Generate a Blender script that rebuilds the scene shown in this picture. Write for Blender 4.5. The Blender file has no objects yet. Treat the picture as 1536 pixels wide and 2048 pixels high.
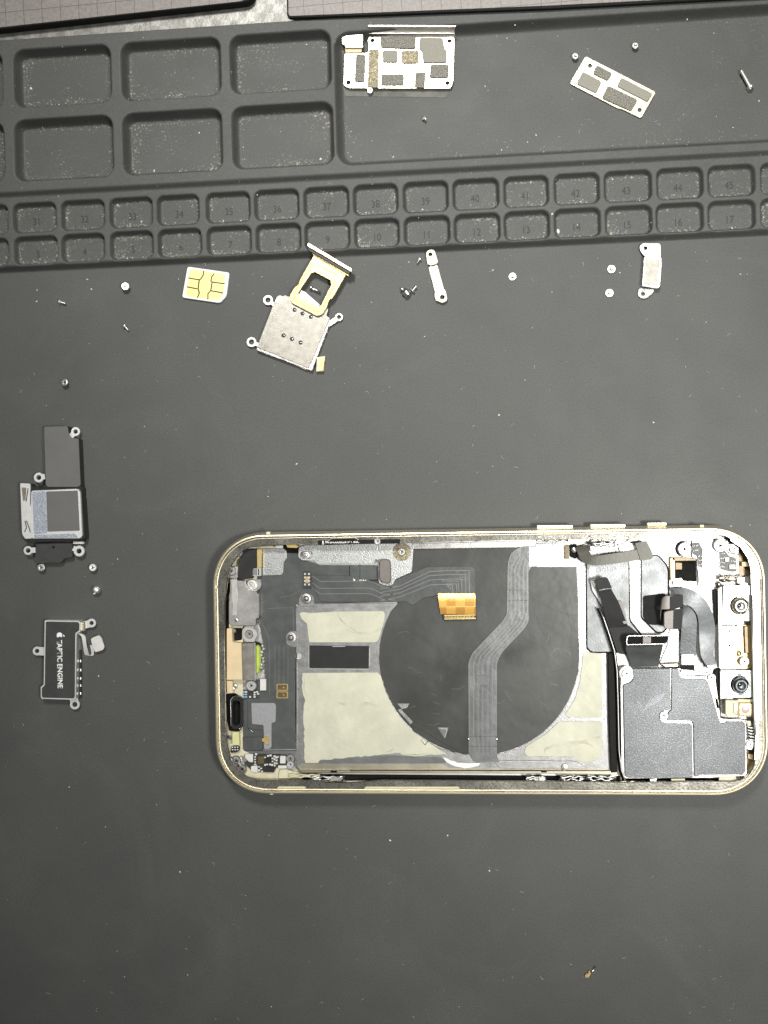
import bpy, bmesh, math, random
import numpy as np
from mathutils import Vector, Matrix
from mathutils.geometry import tessellate_polygon
random.seed(7)
rng = np.random.default_rng(7)
C = bpy.context.scene.collection
SC = bpy.context.scene
MM = 0.001

# ------------------------------------------------------------------ camera
D, F, TH = 300.0, 2274.0, math.radians(5.0)      # mm from the mat, focal length in px of the 1536x2048 picture
cam_d = bpy.data.cameras.new('camera')
cam = bpy.data.objects.new('camera', cam_d)
C.objects.link(cam)
CAM = Vector((D*math.sin(TH), 0, D*math.cos(TH)))
cam.location = CAM*MM
cam.rotation_euler = (0, TH, 0)
cam_d.sensor_fit = 'VERTICAL'
cam_d.angle = 2*math.atan(1024/F)
cam_d.clip_start = 0.01
cam_d.clip_end = 20
SC.camera = cam

# ------------------------------------------------------------------ world, lamps, exposure
world = bpy.data.worlds.new('World')
SC.world = world
world.use_nodes = True
wn = world.node_tree
bg = wn.nodes['Background']
tc = wn.nodes.new('ShaderNodeTexCoord')
sx = wn.nodes.new('ShaderNodeSeparateXYZ')
cr = wn.nodes.new('ShaderNodeValToRGB')
wn.links.new(tc.outputs['Generated'], sx.inputs[0])
wn.links.new(sx.outputs['Z'], cr.inputs[0])
cr.color_ramp.elements[0].position = 0.0
cr.color_ramp.elements[0].color = (0.06, 0.06, 0.06, 1)
cr.color_ramp.elements[1].position = 1.0
cr.color_ramp.elements[1].color = (1.0, 1.0, 0.97, 1)
e = cr.color_ramp.elements.new(0.80); e.color = (0.20, 0.20, 0.20, 1)
e = cr.color_ramp.elements.new(0.93); e.color = (0.80, 0.80, 0.78, 1)
wn.links.new(cr.outputs[0], bg.inputs['Color'])
bg.inputs['Strength'].default_value = 0.56

def area(name, loc, size, power, col, target=(0, 0, 0), spread=180):
    l = bpy.data.lights.new(name, 'AREA')
    l.shape = 'DISK'; l.size = size; l.energy = power; l.color = col; l.spread = math.radians(spread)
    o = bpy.data.objects.new(name, l); C.objects.link(o)
    o.location = loc
    o.rotation_euler = (Vector(target)-Vector(loc)).to_track_quat('-Z', 'Y').to_euler()
    return o
area('desk_lamp', (0.185, -0.045, 0.42), 0.075, 0.31, (1.0, 0.985, 0.95), (0.085, -0.01, 0), 70)
area('ceiling_lamp', (-0.03, 0.34, 0.55), 0.11, 0.285, (1.0, 0.985, 0.95), (0.01, 0.085, 0), 47)
SC.view_settings.view_transform = 'Standard'
SC.view_settings.look = 'None'
SC.view_settings.exposure = 0
SC.view_settings.gamma = 1
SC.view_settings.use_curve_mapping = False

# ------------------------------------------------------------------ helpers
def W(px, py, z=0.0):
    """a point (mm) of the plane z seen at pixel px, py of the photograph"""
    x, y, w = (px-768)/F, (1024-py)/F, -1.0
    v = Vector((x*math.cos(TH)+w*math.sin(TH), y, -x*math.sin(TH)+w*math.cos(TH)))
    t = (z-CAM.z)/v.z
    p = CAM+v*t
    return (p.x, p.y, z)

def node(nt, t, **kw):
    n = nt.nodes.new(t)
    for k, v in kw.items():
        if k in n.inputs: n.inputs[k].default_value = v
        else: setattr(n, k, v)
    return n

def material(name, col, rough=0.5, metal=0.0, var=0.0, vscale=600, bump=0.0, bscale=3000, col2=None,
             speck=None, speck_scale=3500, speck_amt=0.5, rvar=0.0, coat=0.0, stretch=None, ior=1.45, alpha=1.0, spec=0.5, bdist=0.00008):
    m = bpy.data.materials.new(name)
    m.use_nodes = True
    nt = m.node_tree
    b = nt.nodes['Principled BSDF']
    b.inputs['Roughness'].default_value = rough
    b.inputs['Metallic'].default_value = metal
    b.inputs['IOR'].default_value = ior
    b.inputs['Coat Weight'].default_value = coat
    b.inputs['Alpha'].default_value = alpha
    b.inputs['Specular IOR Level'].default_value = spec
    tcn = nt.nodes.new('ShaderNodeTexCoord')
    src = tcn.outputs['Object']
    if stretch:
        mp = nt.nodes.new('ShaderNodeMapping'); mp.inputs['Scale'].default_value = stretch
        nt.links.new(src, mp.inputs[0]); src = mp.outputs[0]
    c2 = col2 or tuple(min(1, x*(1+var)) for x in col)
    c1 = tuple(x*(1-var) for x in col) if not col2 else col
    nz = node(nt, 'ShaderNodeTexNoise', Scale=vscale, Detail=5.0, Roughness=0.6)
    nt.links.new(src, nz.inputs['Vector'])
    rp = nt.nodes.new('ShaderNodeValToRGB')
    rp.color_ramp.elements[0].position = 0.35; rp.color_ramp.elements[1].position = 0.65
    rp.color_ramp.elements[0].color = (*c1, 1); rp.color_ramp.elements[1].color = (*c2, 1)
    nt.links.new(nz.outputs['Fac'], rp.inputs[0])
    out = rp.outputs[0]
    if speck:
        n2 = node(nt, 'ShaderNodeTexNoise', Scale=speck_scale, Detail=2.0)
        nt.links.new(tcn.outputs['Object'], n2.inputs['Vector'])
        r2 = nt.nodes.new('ShaderNodeValToRGB')
        r2.color_ramp.elements[0].position = 0.50; r2.color_ramp.elements[1].position = 0.66
        r2.color_ramp.elements[0].color = (0, 0, 0, 1); r2.color_ramp.elements[1].color = (speck_amt,)*3+(1,)
        nt.links.new(n2.outputs['Fac'], r2.inputs[0])
        mx = nt.nodes.new('ShaderNodeMix'); mx.data_type = 'RGBA'
        nt.links.new(r2.outputs[0], mx.inputs[0]); nt.links.new(out, mx.inputs[6]); mx.inputs[7].default_value = (*speck, 1)
        out = mx.outputs[2]
    nt.links.new(out, b.inputs['Base Color'])
    if rvar:
        n3 = node(nt, 'ShaderNodeTexNoise', Scale=vscale*0.6, Detail=4.0)
        nt.links.new(src, n3.inputs['Vector'])
        mr = nt.nodes.new('ShaderNodeMapRange')
        mr.inputs[1].default_value = 0.3; mr.inputs[2].default_value = 0.7
        mr.inputs[3].default_value = max(0.02, rough-rvar); mr.inputs[4].default_value = rough+rvar
        nt.links.new(n3.outputs['Fac'], mr.inputs[0]); nt.links.new(mr.outputs[0], b.inputs['Roughness'])
    if bump:
        n4 = node(nt, 'ShaderNodeTexNoise', Scale=bscale, Detail=3.0)
        nt.links.new(src, n4.inputs['Vector'])
        bp = nt.nodes.new('ShaderNodeBump'); bp.inputs['Strength'].default_value = bump
        bp.inputs['Distance'].default_value = bdist
        nt.links.new(n4.outputs['Fac'], bp.inputs['Height']); nt.links.new(bp.outputs[0], b.inputs['Normal'])
    return m

M = {}
M['steel'] = material('bright_steel', (0.62, 0.615, 0.585), 0.43, 1, 0.06, 500, 0.08, 3000)
M['steel_warm'] = material('warm_steel', (0.40, 0.37, 0.29), 0.40, 1, 0.05, 500, 0.2, 5000, rvar=0.06)
M['steel_sat'] = material('satin_steel', (0.50, 0.485, 0.465), 0.36, 1, 0.10, 500, 0.5, 5000, rvar=0.08)
M['steel_white'] = material('nickel_plate', (0.52, 0.515, 0.49), 0.34, 1, 0.04, 700, 0.35, 3500, rvar=0.08)
M['steel_rough'] = material('pickled_steel', (0.33, 0.315, 0.28), 0.42, 1, 0.10, 700, 0.35, 3500, rvar=0.1)
M['frame_gold'] = material('polished_gold_steel', (0.93, 0.86, 0.67), 0.40, 1, 0.03, 120)
M['gold'] = material('gold_plating', (0.88, 0.66, 0.26), 0.30, 1, 0.12, 1500, 0.2, 4000)
M['pale_gold'] = material('pale_gold_anodised', (0.64, 0.50, 0.235), 0.40, 1, 0.05, 700, 0.3, 5000)
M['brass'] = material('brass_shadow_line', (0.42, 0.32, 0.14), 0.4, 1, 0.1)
M['sim_gold'] = material('contact_gold', (0.80, 0.64, 0.25), 0.40, 0.7, 0.06, 350, 0.15, 4000, stretch=(3, 0.6, 1))
M['white'] = material('white_plastic', (0.78, 0.78, 0.74), 0.45, 0, 0.03)
M['paint'] = material('white_print', (0.86, 0.86, 0.84), 0.5, 0, 0.02)
M['black'] = material('black_plastic', (0.018, 0.018, 0.018), 0.32, 0, 0.3, 600, 0.15)
M['black_matt'] = material('black_foil', (0.024, 0.024, 0.024), 0.6, 0, 0.12, 300, 0.25, 5000, spec=0.25)
M['dark'] = material('dark_void', (0.010, 0.010, 0.009), 0.8, 0, 0.3, spec=0.1)
M['glass'] = material('lens_glass', (0.012, 0.014, 0.018), 0.05, 0, 0.1, coat=1)
M['cover_grey'] = material('grey_film', (0.13, 0.13, 0.127), 0.45, 0, 0.05, 200, 0.12, 4000)
M['graphite'] = material('graphite_sheet', (0.052, 0.053, 0.049), 0.36, 0.2, 0.16, 120, 0.5, 110, rvar=0.12, bdist=0.0003)
M['flex'] = material('grey_flex', (0.080, 0.085, 0.084), 0.34, 0.15, 0.14, 250, 0.5, 500, rvar=0.08, bdist=0.0002)
M['flex_light'] = material('light_grey_flex', (0.165, 0.17, 0.17), 0.30, 0.25, 0.14, 250, 0.5, 500, rvar=0.08, bdist=0.0002)
M['trace_and_highlight'] = material('trace_and_highlight', (0.24, 0.24, 0.235), 0.30, 0.5, 0.08)  # colour of the traces and of the painted cable edge highlights
M['flex_olive'] = material('olive_flex', (0.062, 0.060, 0.044), 0.40, 0.1, 0.10, 250, 0.3, 900)
M['flex_brown'] = material('taupe_flex', (0.17, 0.152, 0.138), 0.42, 0.1, 0.08, 300, 0.3, 3000)
M['flex_blue'] = material('blue_grey_flex', (0.045, 0.052, 0.056), 0.36, 0.1, 0.15, 260, 0.3, 1500, rvar=0.08)
M['amber'] = material('amber_polyimide', (0.80, 0.43, 0.09), 0.30, 0.35, 0.18, 420, 0.1, 900, col2=(0.62, 0.30, 0.05))
def amber():
    m = M['amber']; nt = m.node_tree; b = nt.nodes['Principled BSDF']
    t = nt.nodes.new('ShaderNodeTexCoord'); ck = node(nt, 'ShaderNodeTexChecker', Scale=420.0)
    ck.inputs['Color1'].default_value = (0.72, 0.40, 0.09, 1); ck.inputs['Color2'].default_value = (0.52, 0.27, 0.06, 1)
    nt.links.new(t.outputs['Object'], ck.inputs[0]); nt.links.new(ck.outputs[0], b.inputs['Base Color'])
amber()
M['cream'] = material('cream_adhesive', (0.52, 0.515, 0.40), 0.5, 0, 0.09, 160, 0.7, 330, rvar=0.12, bdist=0.0003)
M['tan'] = material('tan_plastic', (0.66, 0.53, 0.32), 0.5, 0, 0.06, 300, 0.2)
M['tan_light'] = material('ivory_plastic', (0.60, 0.57, 0.40), 0.5, 0, 0.10, 400, 0.3)
M['tray'] = material('magnesium_tray', (0.29, 0.29, 0.285), 0.40, 0.85, 0.14, 700, 0.5, 3500, rvar=0.08)
M['foil'] = material('crumpled_foil', (0.40, 0.41, 0.40), 0.44, 0.85, 0.08, 700, 1.1, 2600, rvar=0.08)
M['shield'] = material('grained_shield', (0.125, 0.13, 0.135), 0.44, 0.5, 0.20, 70, 0.8, 3400, speck=(0.46, 0.48, 0.50), speck_scale=3400, speck_amt=0.36, rvar=0.08)
M['tab'] = material('bright_nickel_tab', (0.95, 0.95, 0.93), 0.42, 0.85, 0.04, 700, 0.3, 3500)
M['cover_steel'] = material('warm_cover_steel', (0.46, 0.43, 0.35), 0.36, 1, 0.06, 500, 0.3, 3500)
M['screw_plate'] = material('plated_screw', (0.60, 0.60, 0.57), 0.4, 0.5, 0.08)
M['recess'] = material('brushed_recess', (0.20, 0.208, 0.212), 0.42, 0.35, 0.12, 400, 0.5, 2500, rvar=0.08)
M['floor_steel'] = material('bright_floor_steel', (0.34, 0.34, 0.33), 0.36, 0.4, 0.14, 260, 0.6, 2200, rvar=0.08)
M['adhesive_black'] = material('adhesive_residue', (0.20, 0.192, 0.165), 0.34, 0.85, 0.35, 160, 0.5, 1800, speck=(0.05, 0.047, 0.038), speck_scale=1800, speck_amt=0.6, rvar=0.10)
M['foam'] = material('grey_foam', (0.15, 0.145, 0.13), 0.8, 0, 0.25, 2600, 1.5, 3000, speck=(0.42, 0.39, 0.30), speck_scale=3600, speck_amt=0.8)
M['foam_gold'] = material('gold_flecked_foam', (0.20, 0.175, 0.12), 0.6, 0.2, 0.3, 2600, 1.2, 3000, speck=(0.60, 0.52, 0.32), speck_scale=3300, speck_amt=0.9)
M['foam_plain'] = material('plain_foam', (0.27, 0.26, 0.22), 0.85, 0, 0.08, 2600, 0.8, 3500)
M['pcb'] = material('black_circuit_board', (0.035, 0.038, 0.034), 0.42, 0, 0.3, 800, 0.4, 2500)
M['solder'] = material('solder', (0.86, 0.86, 0.84), 0.32, 1, 0.05, 900, 0.4)
M['ceramic'] = material('pale_ceramic', (0.62, 0.61, 0.58), 0.42, 0, 0.06)
M['ceramic_blue'] = material('blue_ceramic', (0.30, 0.42, 0.58), 0.4, 0, 0.06)
M['brown_pad'] = material('brown_pad', (0.14, 0.10, 0.045), 0.38, 0.3, 0.2, 900)
M['green'] = material('green_gel', (0.42, 0.52, 0.09), 0.28, 0, 0.10, 600)
M['yellow'] = material('yellow_green_plastic', (0.62, 0.62, 0.30), 0.4, 0, 0.05)
M['pink'] = material('pink_lens', (0.52, 0.36, 0.33), 0.25, 0.1, 0.05, coat=0.5)
M['lilac'] = material('lilac_grey_label', (0.29, 0.29, 0.30), 0.5, 0.1, 0.08, 1500, 0.3, 3500)
M['number'] = material('shaded_digit_rubber', (0.036, 0.036, 0.033), 0.7, 0, 0.15, 1500)  # darker than the mat, so the digits' shading is in the colour
M['dust'] = material('dust_fleck', (0.78, 0.76, 0.68), 0.7, 0, 0.15, 900)
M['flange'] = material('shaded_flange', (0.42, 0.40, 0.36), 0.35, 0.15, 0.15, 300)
M['soft_black'] = material('satin_black_film', (0.050, 0.051, 0.050), 0.5, 0, 0.12, 300, 0.2, 4000, spec=0.35)
M['blue_grain'] = material('blue_grey_grain', (0.34, 0.37, 0.43), 0.45, 0.4, 0.2, 2200, 0.8, 3000, speck=(0.7, 0.74, 0.82), speck_scale=3000, speck_amt=0.6)
M['film'] = material('ghost_reflection', (0.30, 0.30, 0.26), 0.6, 0, 0.3, 300, alpha=0.22, spec=0.1)  # see-through grey for the cover's ghosted reflection
M['screw'] = material('nickel_screw', (0.88, 0.88, 0.85), 0.45, 1, 0.05, 900, 0.3)
M['edge_black'] = material('black_rubber_and_shade', (0.012, 0.012, 0.011), 0.7, 0, 0.2, 800, 0.4, spec=0.2)  # black rubber, also the colour of painted shade inside the phone

def set_props(o, label, cat, group=None, kind=None):
    if label: o['label'] = label
    if cat: o['category'] = cat
    if group: o['group'] = group
    if kind: o['kind'] = kind
    return o

def thing(name, label, cat, px, py, z=0.0, group=None):
    o = bpy.data.objects.new(name, None)
    o.empty_display_size = 0.003
    C.objects.link(o)
    o.location = Vector(W(px, py, z))*MM
    return set_props(o, label, cat, group)

def origin(o):
    v = Vector((0, 0, 0))
    while o is not None:
        v += o.location; o = o.parent
    return v

def obj(name, verts, faces, mat, parent=None, smooth=False, mats=None):
    """verts in world mm"""
    og = origin(parent)/MM if parent else Vector((0, 0, 0))
    me = bpy.data.meshes.new(name)
    me.from_pydata([((v[0]-og.x)*MM, (v[1]-og.y)*MM, (v[2]-og.z)*MM) for v in verts], [], faces)
    me.materials.append(M[mat] if isinstance(mat, str) else mat)
    if smooth:
        me.polygons.foreach_set('use_smooth', [True]*len(me.polygons))
    me.update()
    o = bpy.data.objects.new(name, me)
    C.objects.link(o)
    if parent: o.parent = parent
    return o

def area2(p):
    return sum(p[i][0]*p[(i+1) % len(p)][1]-p[(i+1) % len(p)][0]*p[i][1] for i in range(len(p)))/2

def rounded(pts, r, n=4):
    if not r: return [tuple(p[:2]) for p in pts]
    out = []
    N = len(pts)
    for i in range(N):
        p0, p1, p2 = Vector(pts[i-1][:2]), Vector(pts[i][:2]), Vector(pts[(i+1) % N][:2])
        rr = pts[i][2] if len(pts[i]) > 2 else r
        a, b = p0-p1, p2-p1
        k = min(rr, a.length*0.45, b.length*0.45)
        if k < 0.15 or a.length < 1e-6 or b.length < 1e-6:
            out.append(tuple(p1)); continue
        a = p1+a.normalized()*k; b = p1+b.normalized()*k
        for j in range(n+1):
            t = j/n
            q = a*(1-t)**2+p1*2*t*(1-t)+b*t*t
            out.append(tuple(q))
    return out

def inset(loop, d):
    """offset a loop (list of xy) towards its left side (ccw -> inwards)"""
    N = len(loop); out = []
    for i in range(N):
        p0, p1, p2 = Vector(loop[i-1]), Vector(loop[i]), Vector(loop[(i+1) % N])
        e1, e2 = (p1-p0), (p2-p1)
        if e1.length < 1e-9 or e2.length < 1e-9: out.append(tuple(p1)); continue
        e1.normalize(); e2.normalize()
        n1, n2 = Vector((-e1.y, e1.x)), Vector((-e2.y, e2.x))
        m = n1+n2
        k = max(0.35, m.length_squared/2)
        out.append(tuple(p1+m/2*d/k*1.0))
    return out

def prism_mm(name, loops, z0, z1, mat, parent=None, bev=0.05, bottom=True):
    """loops in world mm, first the outline then the holes"""
    L = []
    for i, lp in enumerate(loops):
        a = area2(lp)
        if (i == 0 and a < 0) or (i > 0 and a > 0): lp = lp[::-1]
        L.append(lp)
    bev = min(bev, (z1-z0)*0.45)
    verts, faces = [], []
    tops, idx = [], 0
    for lp in L:
        n = len(lp); ins = inset(lp, bev) if bev > 0 else lp
        s = len(verts)
        verts += [(x, y, z0) for x, y in lp]
        verts += [(x, y, z1-bev) for x, y in lp]
        rings = 2
        if bev > 0:
            verts += [(x, y, z1) for x, y in ins]; rings = 3
        for r in range(rings-1):
            for i in range(n):
                j = (i+1) % n
                faces.append((s+r*n+i, s+r*n+j, s+(r+1)*n+j, s+(r+1)*n+i))
        tops.append((s+(rings-1)*n, n, s))
    tess = tessellate_polygon([[Vector((*verts[t+i][:2], 0)) for i in range(n)] for t, n, s in tops])
    flat = [t+i for t, n, s in tops for i in range(n)]
    flatb = [s+i for t, n, s in tops for i in range(n)]
    for a, b, c in tess:
        va, vb, vc = (Vector(verts[flat[k]][:2]) for k in (a, b, c))
        cr_ = (vb-va).cross(vc-va) if hasattr((vb-va), 'cross') else 1
        if cr_ < 0: a, c = c, a
        faces.append((flat[a], flat[b], flat[c]))
        if bottom: faces.append((flatb[c], flatb[b], flatb[a]))
    return obj(name, verts, faces, mat, parent)

def plate(parent, name, pts, z0, z1, mat, r=3, holes=(), bev=0.06):
    loops = [[W(x, y, z1)[:2] for x, y in rounded(pts, r)]]
    for h in holes:
        loops.append([W(x, y, z1)[:2] for x, y in h])
    return prism_mm(name, loops, z0, z1, mat, parent, bev)

def rect(x0, y0, x1, y1): return [(x0, y0), (x1, y0), (x1, y1), (x0, y1)]
def box(parent, name, x0, y0, x1, y1, z0, z1, mat, r=1.5, bev=0.06):
    return plate(parent, name, rect(x0, y0, x1, y1), z0, z1, mat, r, (), bev)
def circ(cx, cy, r, n=20, a0=0, a1=360):
    return [(cx+r*math.cos(math.radians(a0+(a1-a0)*i/n)), cy+r*math.sin(math.radians(a0+(a1-a0)*i/n))) for i in range(n if a1-a0 == 360 else n+1)]

def lathe(parent, name, px, py, z, prof, mat, n=28, axis=None, smooth=True, caps=True):
    """prof: (radius, height) in mm from the base at height z"""
    cx, cy, cz = W(px, py, z)
    verts, faces = [], []
    for r, h in prof:
        for i in range(n):
            a = 2*math.pi*i/n
            verts.append((cx+r*math.cos(a), cy+r*math.sin(a), cz+h))
    for k in range(len(prof)-1):
        for i in range(n):
            j = (i+1) % n
            faces.append((k*n+i, k*n+j, (k+1)*n+j, (k+1)*n+i))
    if caps: faces.append(tuple(range(n))[::-1]); faces.append(tuple(range((len(prof)-1)*n, len(prof)*n)))
    o = obj(name, verts, faces, mat, parent, smooth)
    if smooth:
        o.data.set_sharp_from_angle(angle=math.radians(35))
    return o

def line(parent, name, pts, w, z0, z1, mat, closed=False):
    """a raised flat line through pixel points, w mm wide"""
    P = [Vector(W(x, y, z1)[:2]) for x, y in pts]
    L, R = [], []
    N = len(P)
    for i in range(N):
        if closed: a, b = P[i-1], P[(i+1) % N]
        else: a, b = P[max(0, i-1)], P[min(N-1, i+1)]
        d = (b-a).normalized(); n = Vector((-d.y, d.x))*w/2
        L.append(P[i]+n); R.append(P[i]-n)
    if closed:
        return prism_mm(name, [[tuple(p) for p in L], [tuple(p) for p in R]] if abs(area2([tuple(p) for p in L])) > abs(area2([tuple(p) for p in R])) else [[tuple(p) for p in R], [tuple(p) for p in L]], z0, z1, mat, parent, 0.02)
    return prism_mm(name, [[tuple(p) for p in L+R[::-1]]], z0, z1, mat, parent, 0.02)

def lines(parent, name, list_of_pts, w, z0, z1, mat):
    """several raised traces of one printed pattern, as one mesh"""
    verts, faces = [], []
    for pts in list_of_pts:
        P = [Vector(W(x, y, z1)[:2]) for x, y in pts]
        for i in range(len(P)-1):
            d = (P[i+1]-P[i])
            if d.length < 1e-6: continue
            d.normalize(); n = Vector((-d.y, d.x))*w/2; e = d*w*0.25
            s = len(verts)
            for q, z in ((P[i]-e+n, z1), (P[i+1]+e+n, z1), (P[i+1]+e-n, z1), (P[i]-e-n, z1), (P[i]-e+n*1.4, z0), (P[i+1]+e+n*1.4, z0), (P[i+1]+e-n*1.4, z0), (P[i]-e-n*1.4, z0)):
                verts.append((q.x, q.y, z+0.001*(i % 2)))
            faces += [(s, s+3, s+2, s+1), (s, s+1, s+5, s+4), (s+1, s+2, s+6, s+5), (s+2, s+3, s+7, s+6), (s+3, s, s+4, s+7)]
    return obj(name, verts, faces, mat, parent)

def tube(parent, name, P, rad, mat, n=8, smooth=True):
    """P: world mm points"""
    P = [Vector(p) for p in P]
    verts, faces = [], []
    for i, p in enumerate(P):
        d = (P[min(i+1, len(P)-1)]-P[max(i-1, 0)]).normalized()
        u = d.cross(Vector((0, 0, 1)))
        if u.length < 1e-3: u = Vector((1, 0, 0))
        u.normalize(); v = u.cross(d)
        r = rad[i] if isinstance(rad, (list, tuple)) else rad
        for k in range(n):
            a = 2*math.pi*k/n
            q = p+u*r*math.cos(a)+v*r*math.sin(a)
            verts.append(tuple(q))
    for i in range(len(P)-1):
        for k in range(n):
            j = (k+1) % n
            faces.append((i*n+k, i*n+j, (i+1)*n+j, (i+1)*n+k))
    faces.append(tuple(range(n))); faces.append(tuple(range((len(P)-1)*n, len(P)*n))[::-1])
    return obj(name, verts, faces, mat, parent, smooth)

def ribbon(parent, name, rows, mat, th=0.15, sub=4):
    """a bent flat cable: rows of (left px, py, z, right px, py, z); smoothly interpolated and given a thickness"""
    A = [Vector(W(*r[:3])) for r in rows]; B = [Vector(W(*r[3:])) for r in rows]
    def cat(P, i, t):
        p0, p1, p2, p3 = P[max(i-1, 0)], P[i], P[i+1], P[min(i+2, len(P)-1)]
        return 0.5*((2*p1)+(p2-p0)*t+(2*p0-5*p1+4*p2-p3)*t*t+(3*p1-p0-3*p2+p3)*t**3)
    L, R = [], []
    for i in range(len(A)-1):
        for k in range(sub):
            L.append(cat(A, i, k/sub)); R.append(cat(B, i, k/sub))
    L.append(A[-1]); R.append(B[-1])
    n = len(L); verts, faces = [], []
    for s in (0, 1):
        for i in range(n):
            t = (L[min(i+1, n-1)]-L[max(i-1, 0)])
            nn = t.cross(R[i]-L[i]);
            if nn.length < 1e-9: nn = Vector((0, 0, 1))
            nn.normalize()
            if s: off = -nn*th
            else: off = Vector((0, 0, 0))
            verts += [tuple(L[i]+off), tuple(R[i]+off)]
    for i in range(n-1):
        a = 2*i; b = 2*n+2*i
        faces += [(a, a+1, a+3, a+2), (b, b+2, b+3, b+1), (a, a+2, b+2, b), (a+1, b+1, b+3, a+3)]
    faces += [(0, 2*n, 2*n+1, 1), (2*n-2, 2*n-1, 4*n-1, 4*n-2)]
    o = obj(name, verts, faces, mat, parent, True)
    o.data.set_sharp_from_angle(angle=math.radians(40))
    return o

def text(parent, name, body, px, py, z, size, ang, mat, h=0.05, bold=0.0, xs=1.0, align='CENTER', kern=()):
    cu = bpy.data.curves.new(name, 'FONT')
    cu.body = body; cu.size = 1.0; cu.align_x = align; cu.align_y = 'CENTER'; cu.offset = bold; cu.resolution_u = 3
    for i, k in kern: cu.body_format[i].kerning = k
    t = bpy.data.objects.new(name, cu); C.objects.link(t)
    bpy.context.view_layer.update()
    me = bpy.data.meshes.new_from_object(t.evaluated_get(bpy.context.evaluated_depsgraph_get()))
    bpy.data.objects.remove(t)
    cx, cy, cz = W(px, py, z)
    ca, sa = math.cos(ang), math.sin(ang)
    bm = bmesh.new(); bm.from_mesh(me)
    g = bmesh.ops.extrude_face_region(bm, geom=bm.faces[:])
    for v in g['geom']:
        if isinstance(v, bmesh.types.BMVert): v.co.z = 1.0
    bmesh.ops.recalc_face_normals(bm, faces=bm.faces[:])
    og = origin(parent)/MM
    for v in bm.verts:
        x, y = v.co.x*size*xs, v.co.y*size
        v.co = Vector((cx+x*ca-y*sa-og.x, cy+x*sa+y*ca-og.y, cz+v.co.z*h-og.z))*MM
    bm.to_mesh(me); bm.free()
    me.materials.clear(); me.materials.append(M[mat])
    o = bpy.data.objects.new(name, me); C.objects.link(o); o.parent = parent
    return o

# ------------------------------------------------------------------ the bench top
def checker_mat():
    m = bpy.data.materials.new('silver_weave'); m.use_nodes = True
    nt = m.node_tree; b = nt.nodes['Principled BSDF']
    t = nt.nodes.new('ShaderNodeTexCoord')
    mp = nt.nodes.new('ShaderNodeMapping'); mp.inputs['Rotation'].default_value = (0, 0, 0.08)
    ck = node(nt, 'ShaderNodeTexChecker', Scale=420.0)
    ck.inputs['Color1'].default_value = (0.235, 0.23, 0.212, 1); ck.inputs['Color2'].default_value = (0.185, 0.182, 0.168, 1)
    nz = node(nt, 'ShaderNodeTexNoise', Scale=260.0, Detail=4.0)
    mx = nt.nodes.new('ShaderNodeMix'); mx.data_type = 'RGBA'; mx.blend_type = 'OVERLAY'; mx.inputs[0].default_value = 0.8
    nt.links.new(t.outputs['Object'], mp.inputs[0]); nt.links.new(mp.outputs[0], ck.inputs[0]); nt.links.new(t.outputs['Object'], nz.inputs['Vector'])
    nt.links.new(ck.outputs[0], mx.inputs[6]); nt.links.new(nz.outputs['Fac'], mx.inputs[7])
    nt.links.new(mx.outputs[2], b.inputs['Base Color'])
    b.inputs['Roughness'].default_value = 0.45; b.inputs['Metallic'].default_value = 0.5
    n2 = node(nt, 'ShaderNodeTexNoise', Scale=1500.0)
    bp = nt.nodes.new('ShaderNodeBump'); bp.inputs['Distance'].default_value = 0.0001; bp.inputs['Strength'].default_value = 0.6
    nt.links.new(t.outputs['Object'], n2.inputs['Vector']); nt.links.new(n2.outputs['Fac'], bp.inputs['Height']); nt.links.new(bp.outputs[0], b.inputs['Normal'])
    return m
tb = obj('tabletop', [(-600, -600, -2.3), (600, -600, -2.3), (600, 600, -2.3), (-600, 600, -2.3)], [(0, 1, 2, 3)], checker_mat())
tb['kind'] = 'structure'

# ------------------------------------------------------------------ the repair mat (one moulded sheet)
MA = math.radians(1.65)
def uv(px, py, z):
    x, y, _ = W(px, py, z)
    return (x*math.cos(MA)+y*math.sin(MA), -x*math.sin(MA)+y*math.cos(MA))
def from_uv(u, v): return (u*math.cos(MA)-v*math.sin(MA), u*math.sin(MA)+v*math.cos(MA))
ZB, ZU, ZF, ZFB = 2.5, 4.0, 0.3, 0.4
def vavg(pts, z): return sum(uv(x, y, z)[1] for x, y in pts)/len(pts)
v_foot = vavg([(0, 550), (420, 529), (1100, 493), (1536, 470)], 0)
v_step = vavg([(0, 386), (420, 366), (1100, 325), (1536, 303)], ZU)
v_top = vavg([(0, 80), (300, 61), (570, 42)], ZU)
rowA = (vavg([(68, 405.6), (262, 395), (1463, 327)], ZB), vavg([(68, 466), (262, 456), (1463, 391)], ZB))
rowB = (vavg([(71, 472.6), (263, 463), (1463, 398)], ZB), vavg([(71, 531), (263, 521), (1463, 456)], ZB))
upx = [(-72, 16), (25, 112), (121, 209), (218, 305), (313, 398), (411, 500), (508, 598), (607, 698), (706, 796), (806, 897), (905, 998), (1007, 1098), (1108, 1200), (1208, 1304), (1313, 1407), (1416, 1511), (1521, 1616)]
dnx = [(-70, 17), (27, 115), (122, 209), (219, 306), (315, 403), (413, 503), (511, 602), (609, 700), (708, 799), (808, 900), (908, 1001), (1008, 1100), (1108, 1202), (1210, 1305), (1312, 1408), (1416, 1512), (1521, 1616)]
pockets = []     # u0,u1,v0,v1,floor,r,w
small = []
for row, lst, y0 in ((rowA, upx, 436), (rowB, dnx, 502)):
    for i, (a, b) in enumerate(lst):
        y = y0-(a+b)/2*0.0515
        pockets.append((uv(a, y, ZB)[0], uv(b, y, ZB)[0], row[1], row[0], ZF, 2.0, 0.8))
        small.append(pockets[-1])
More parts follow.
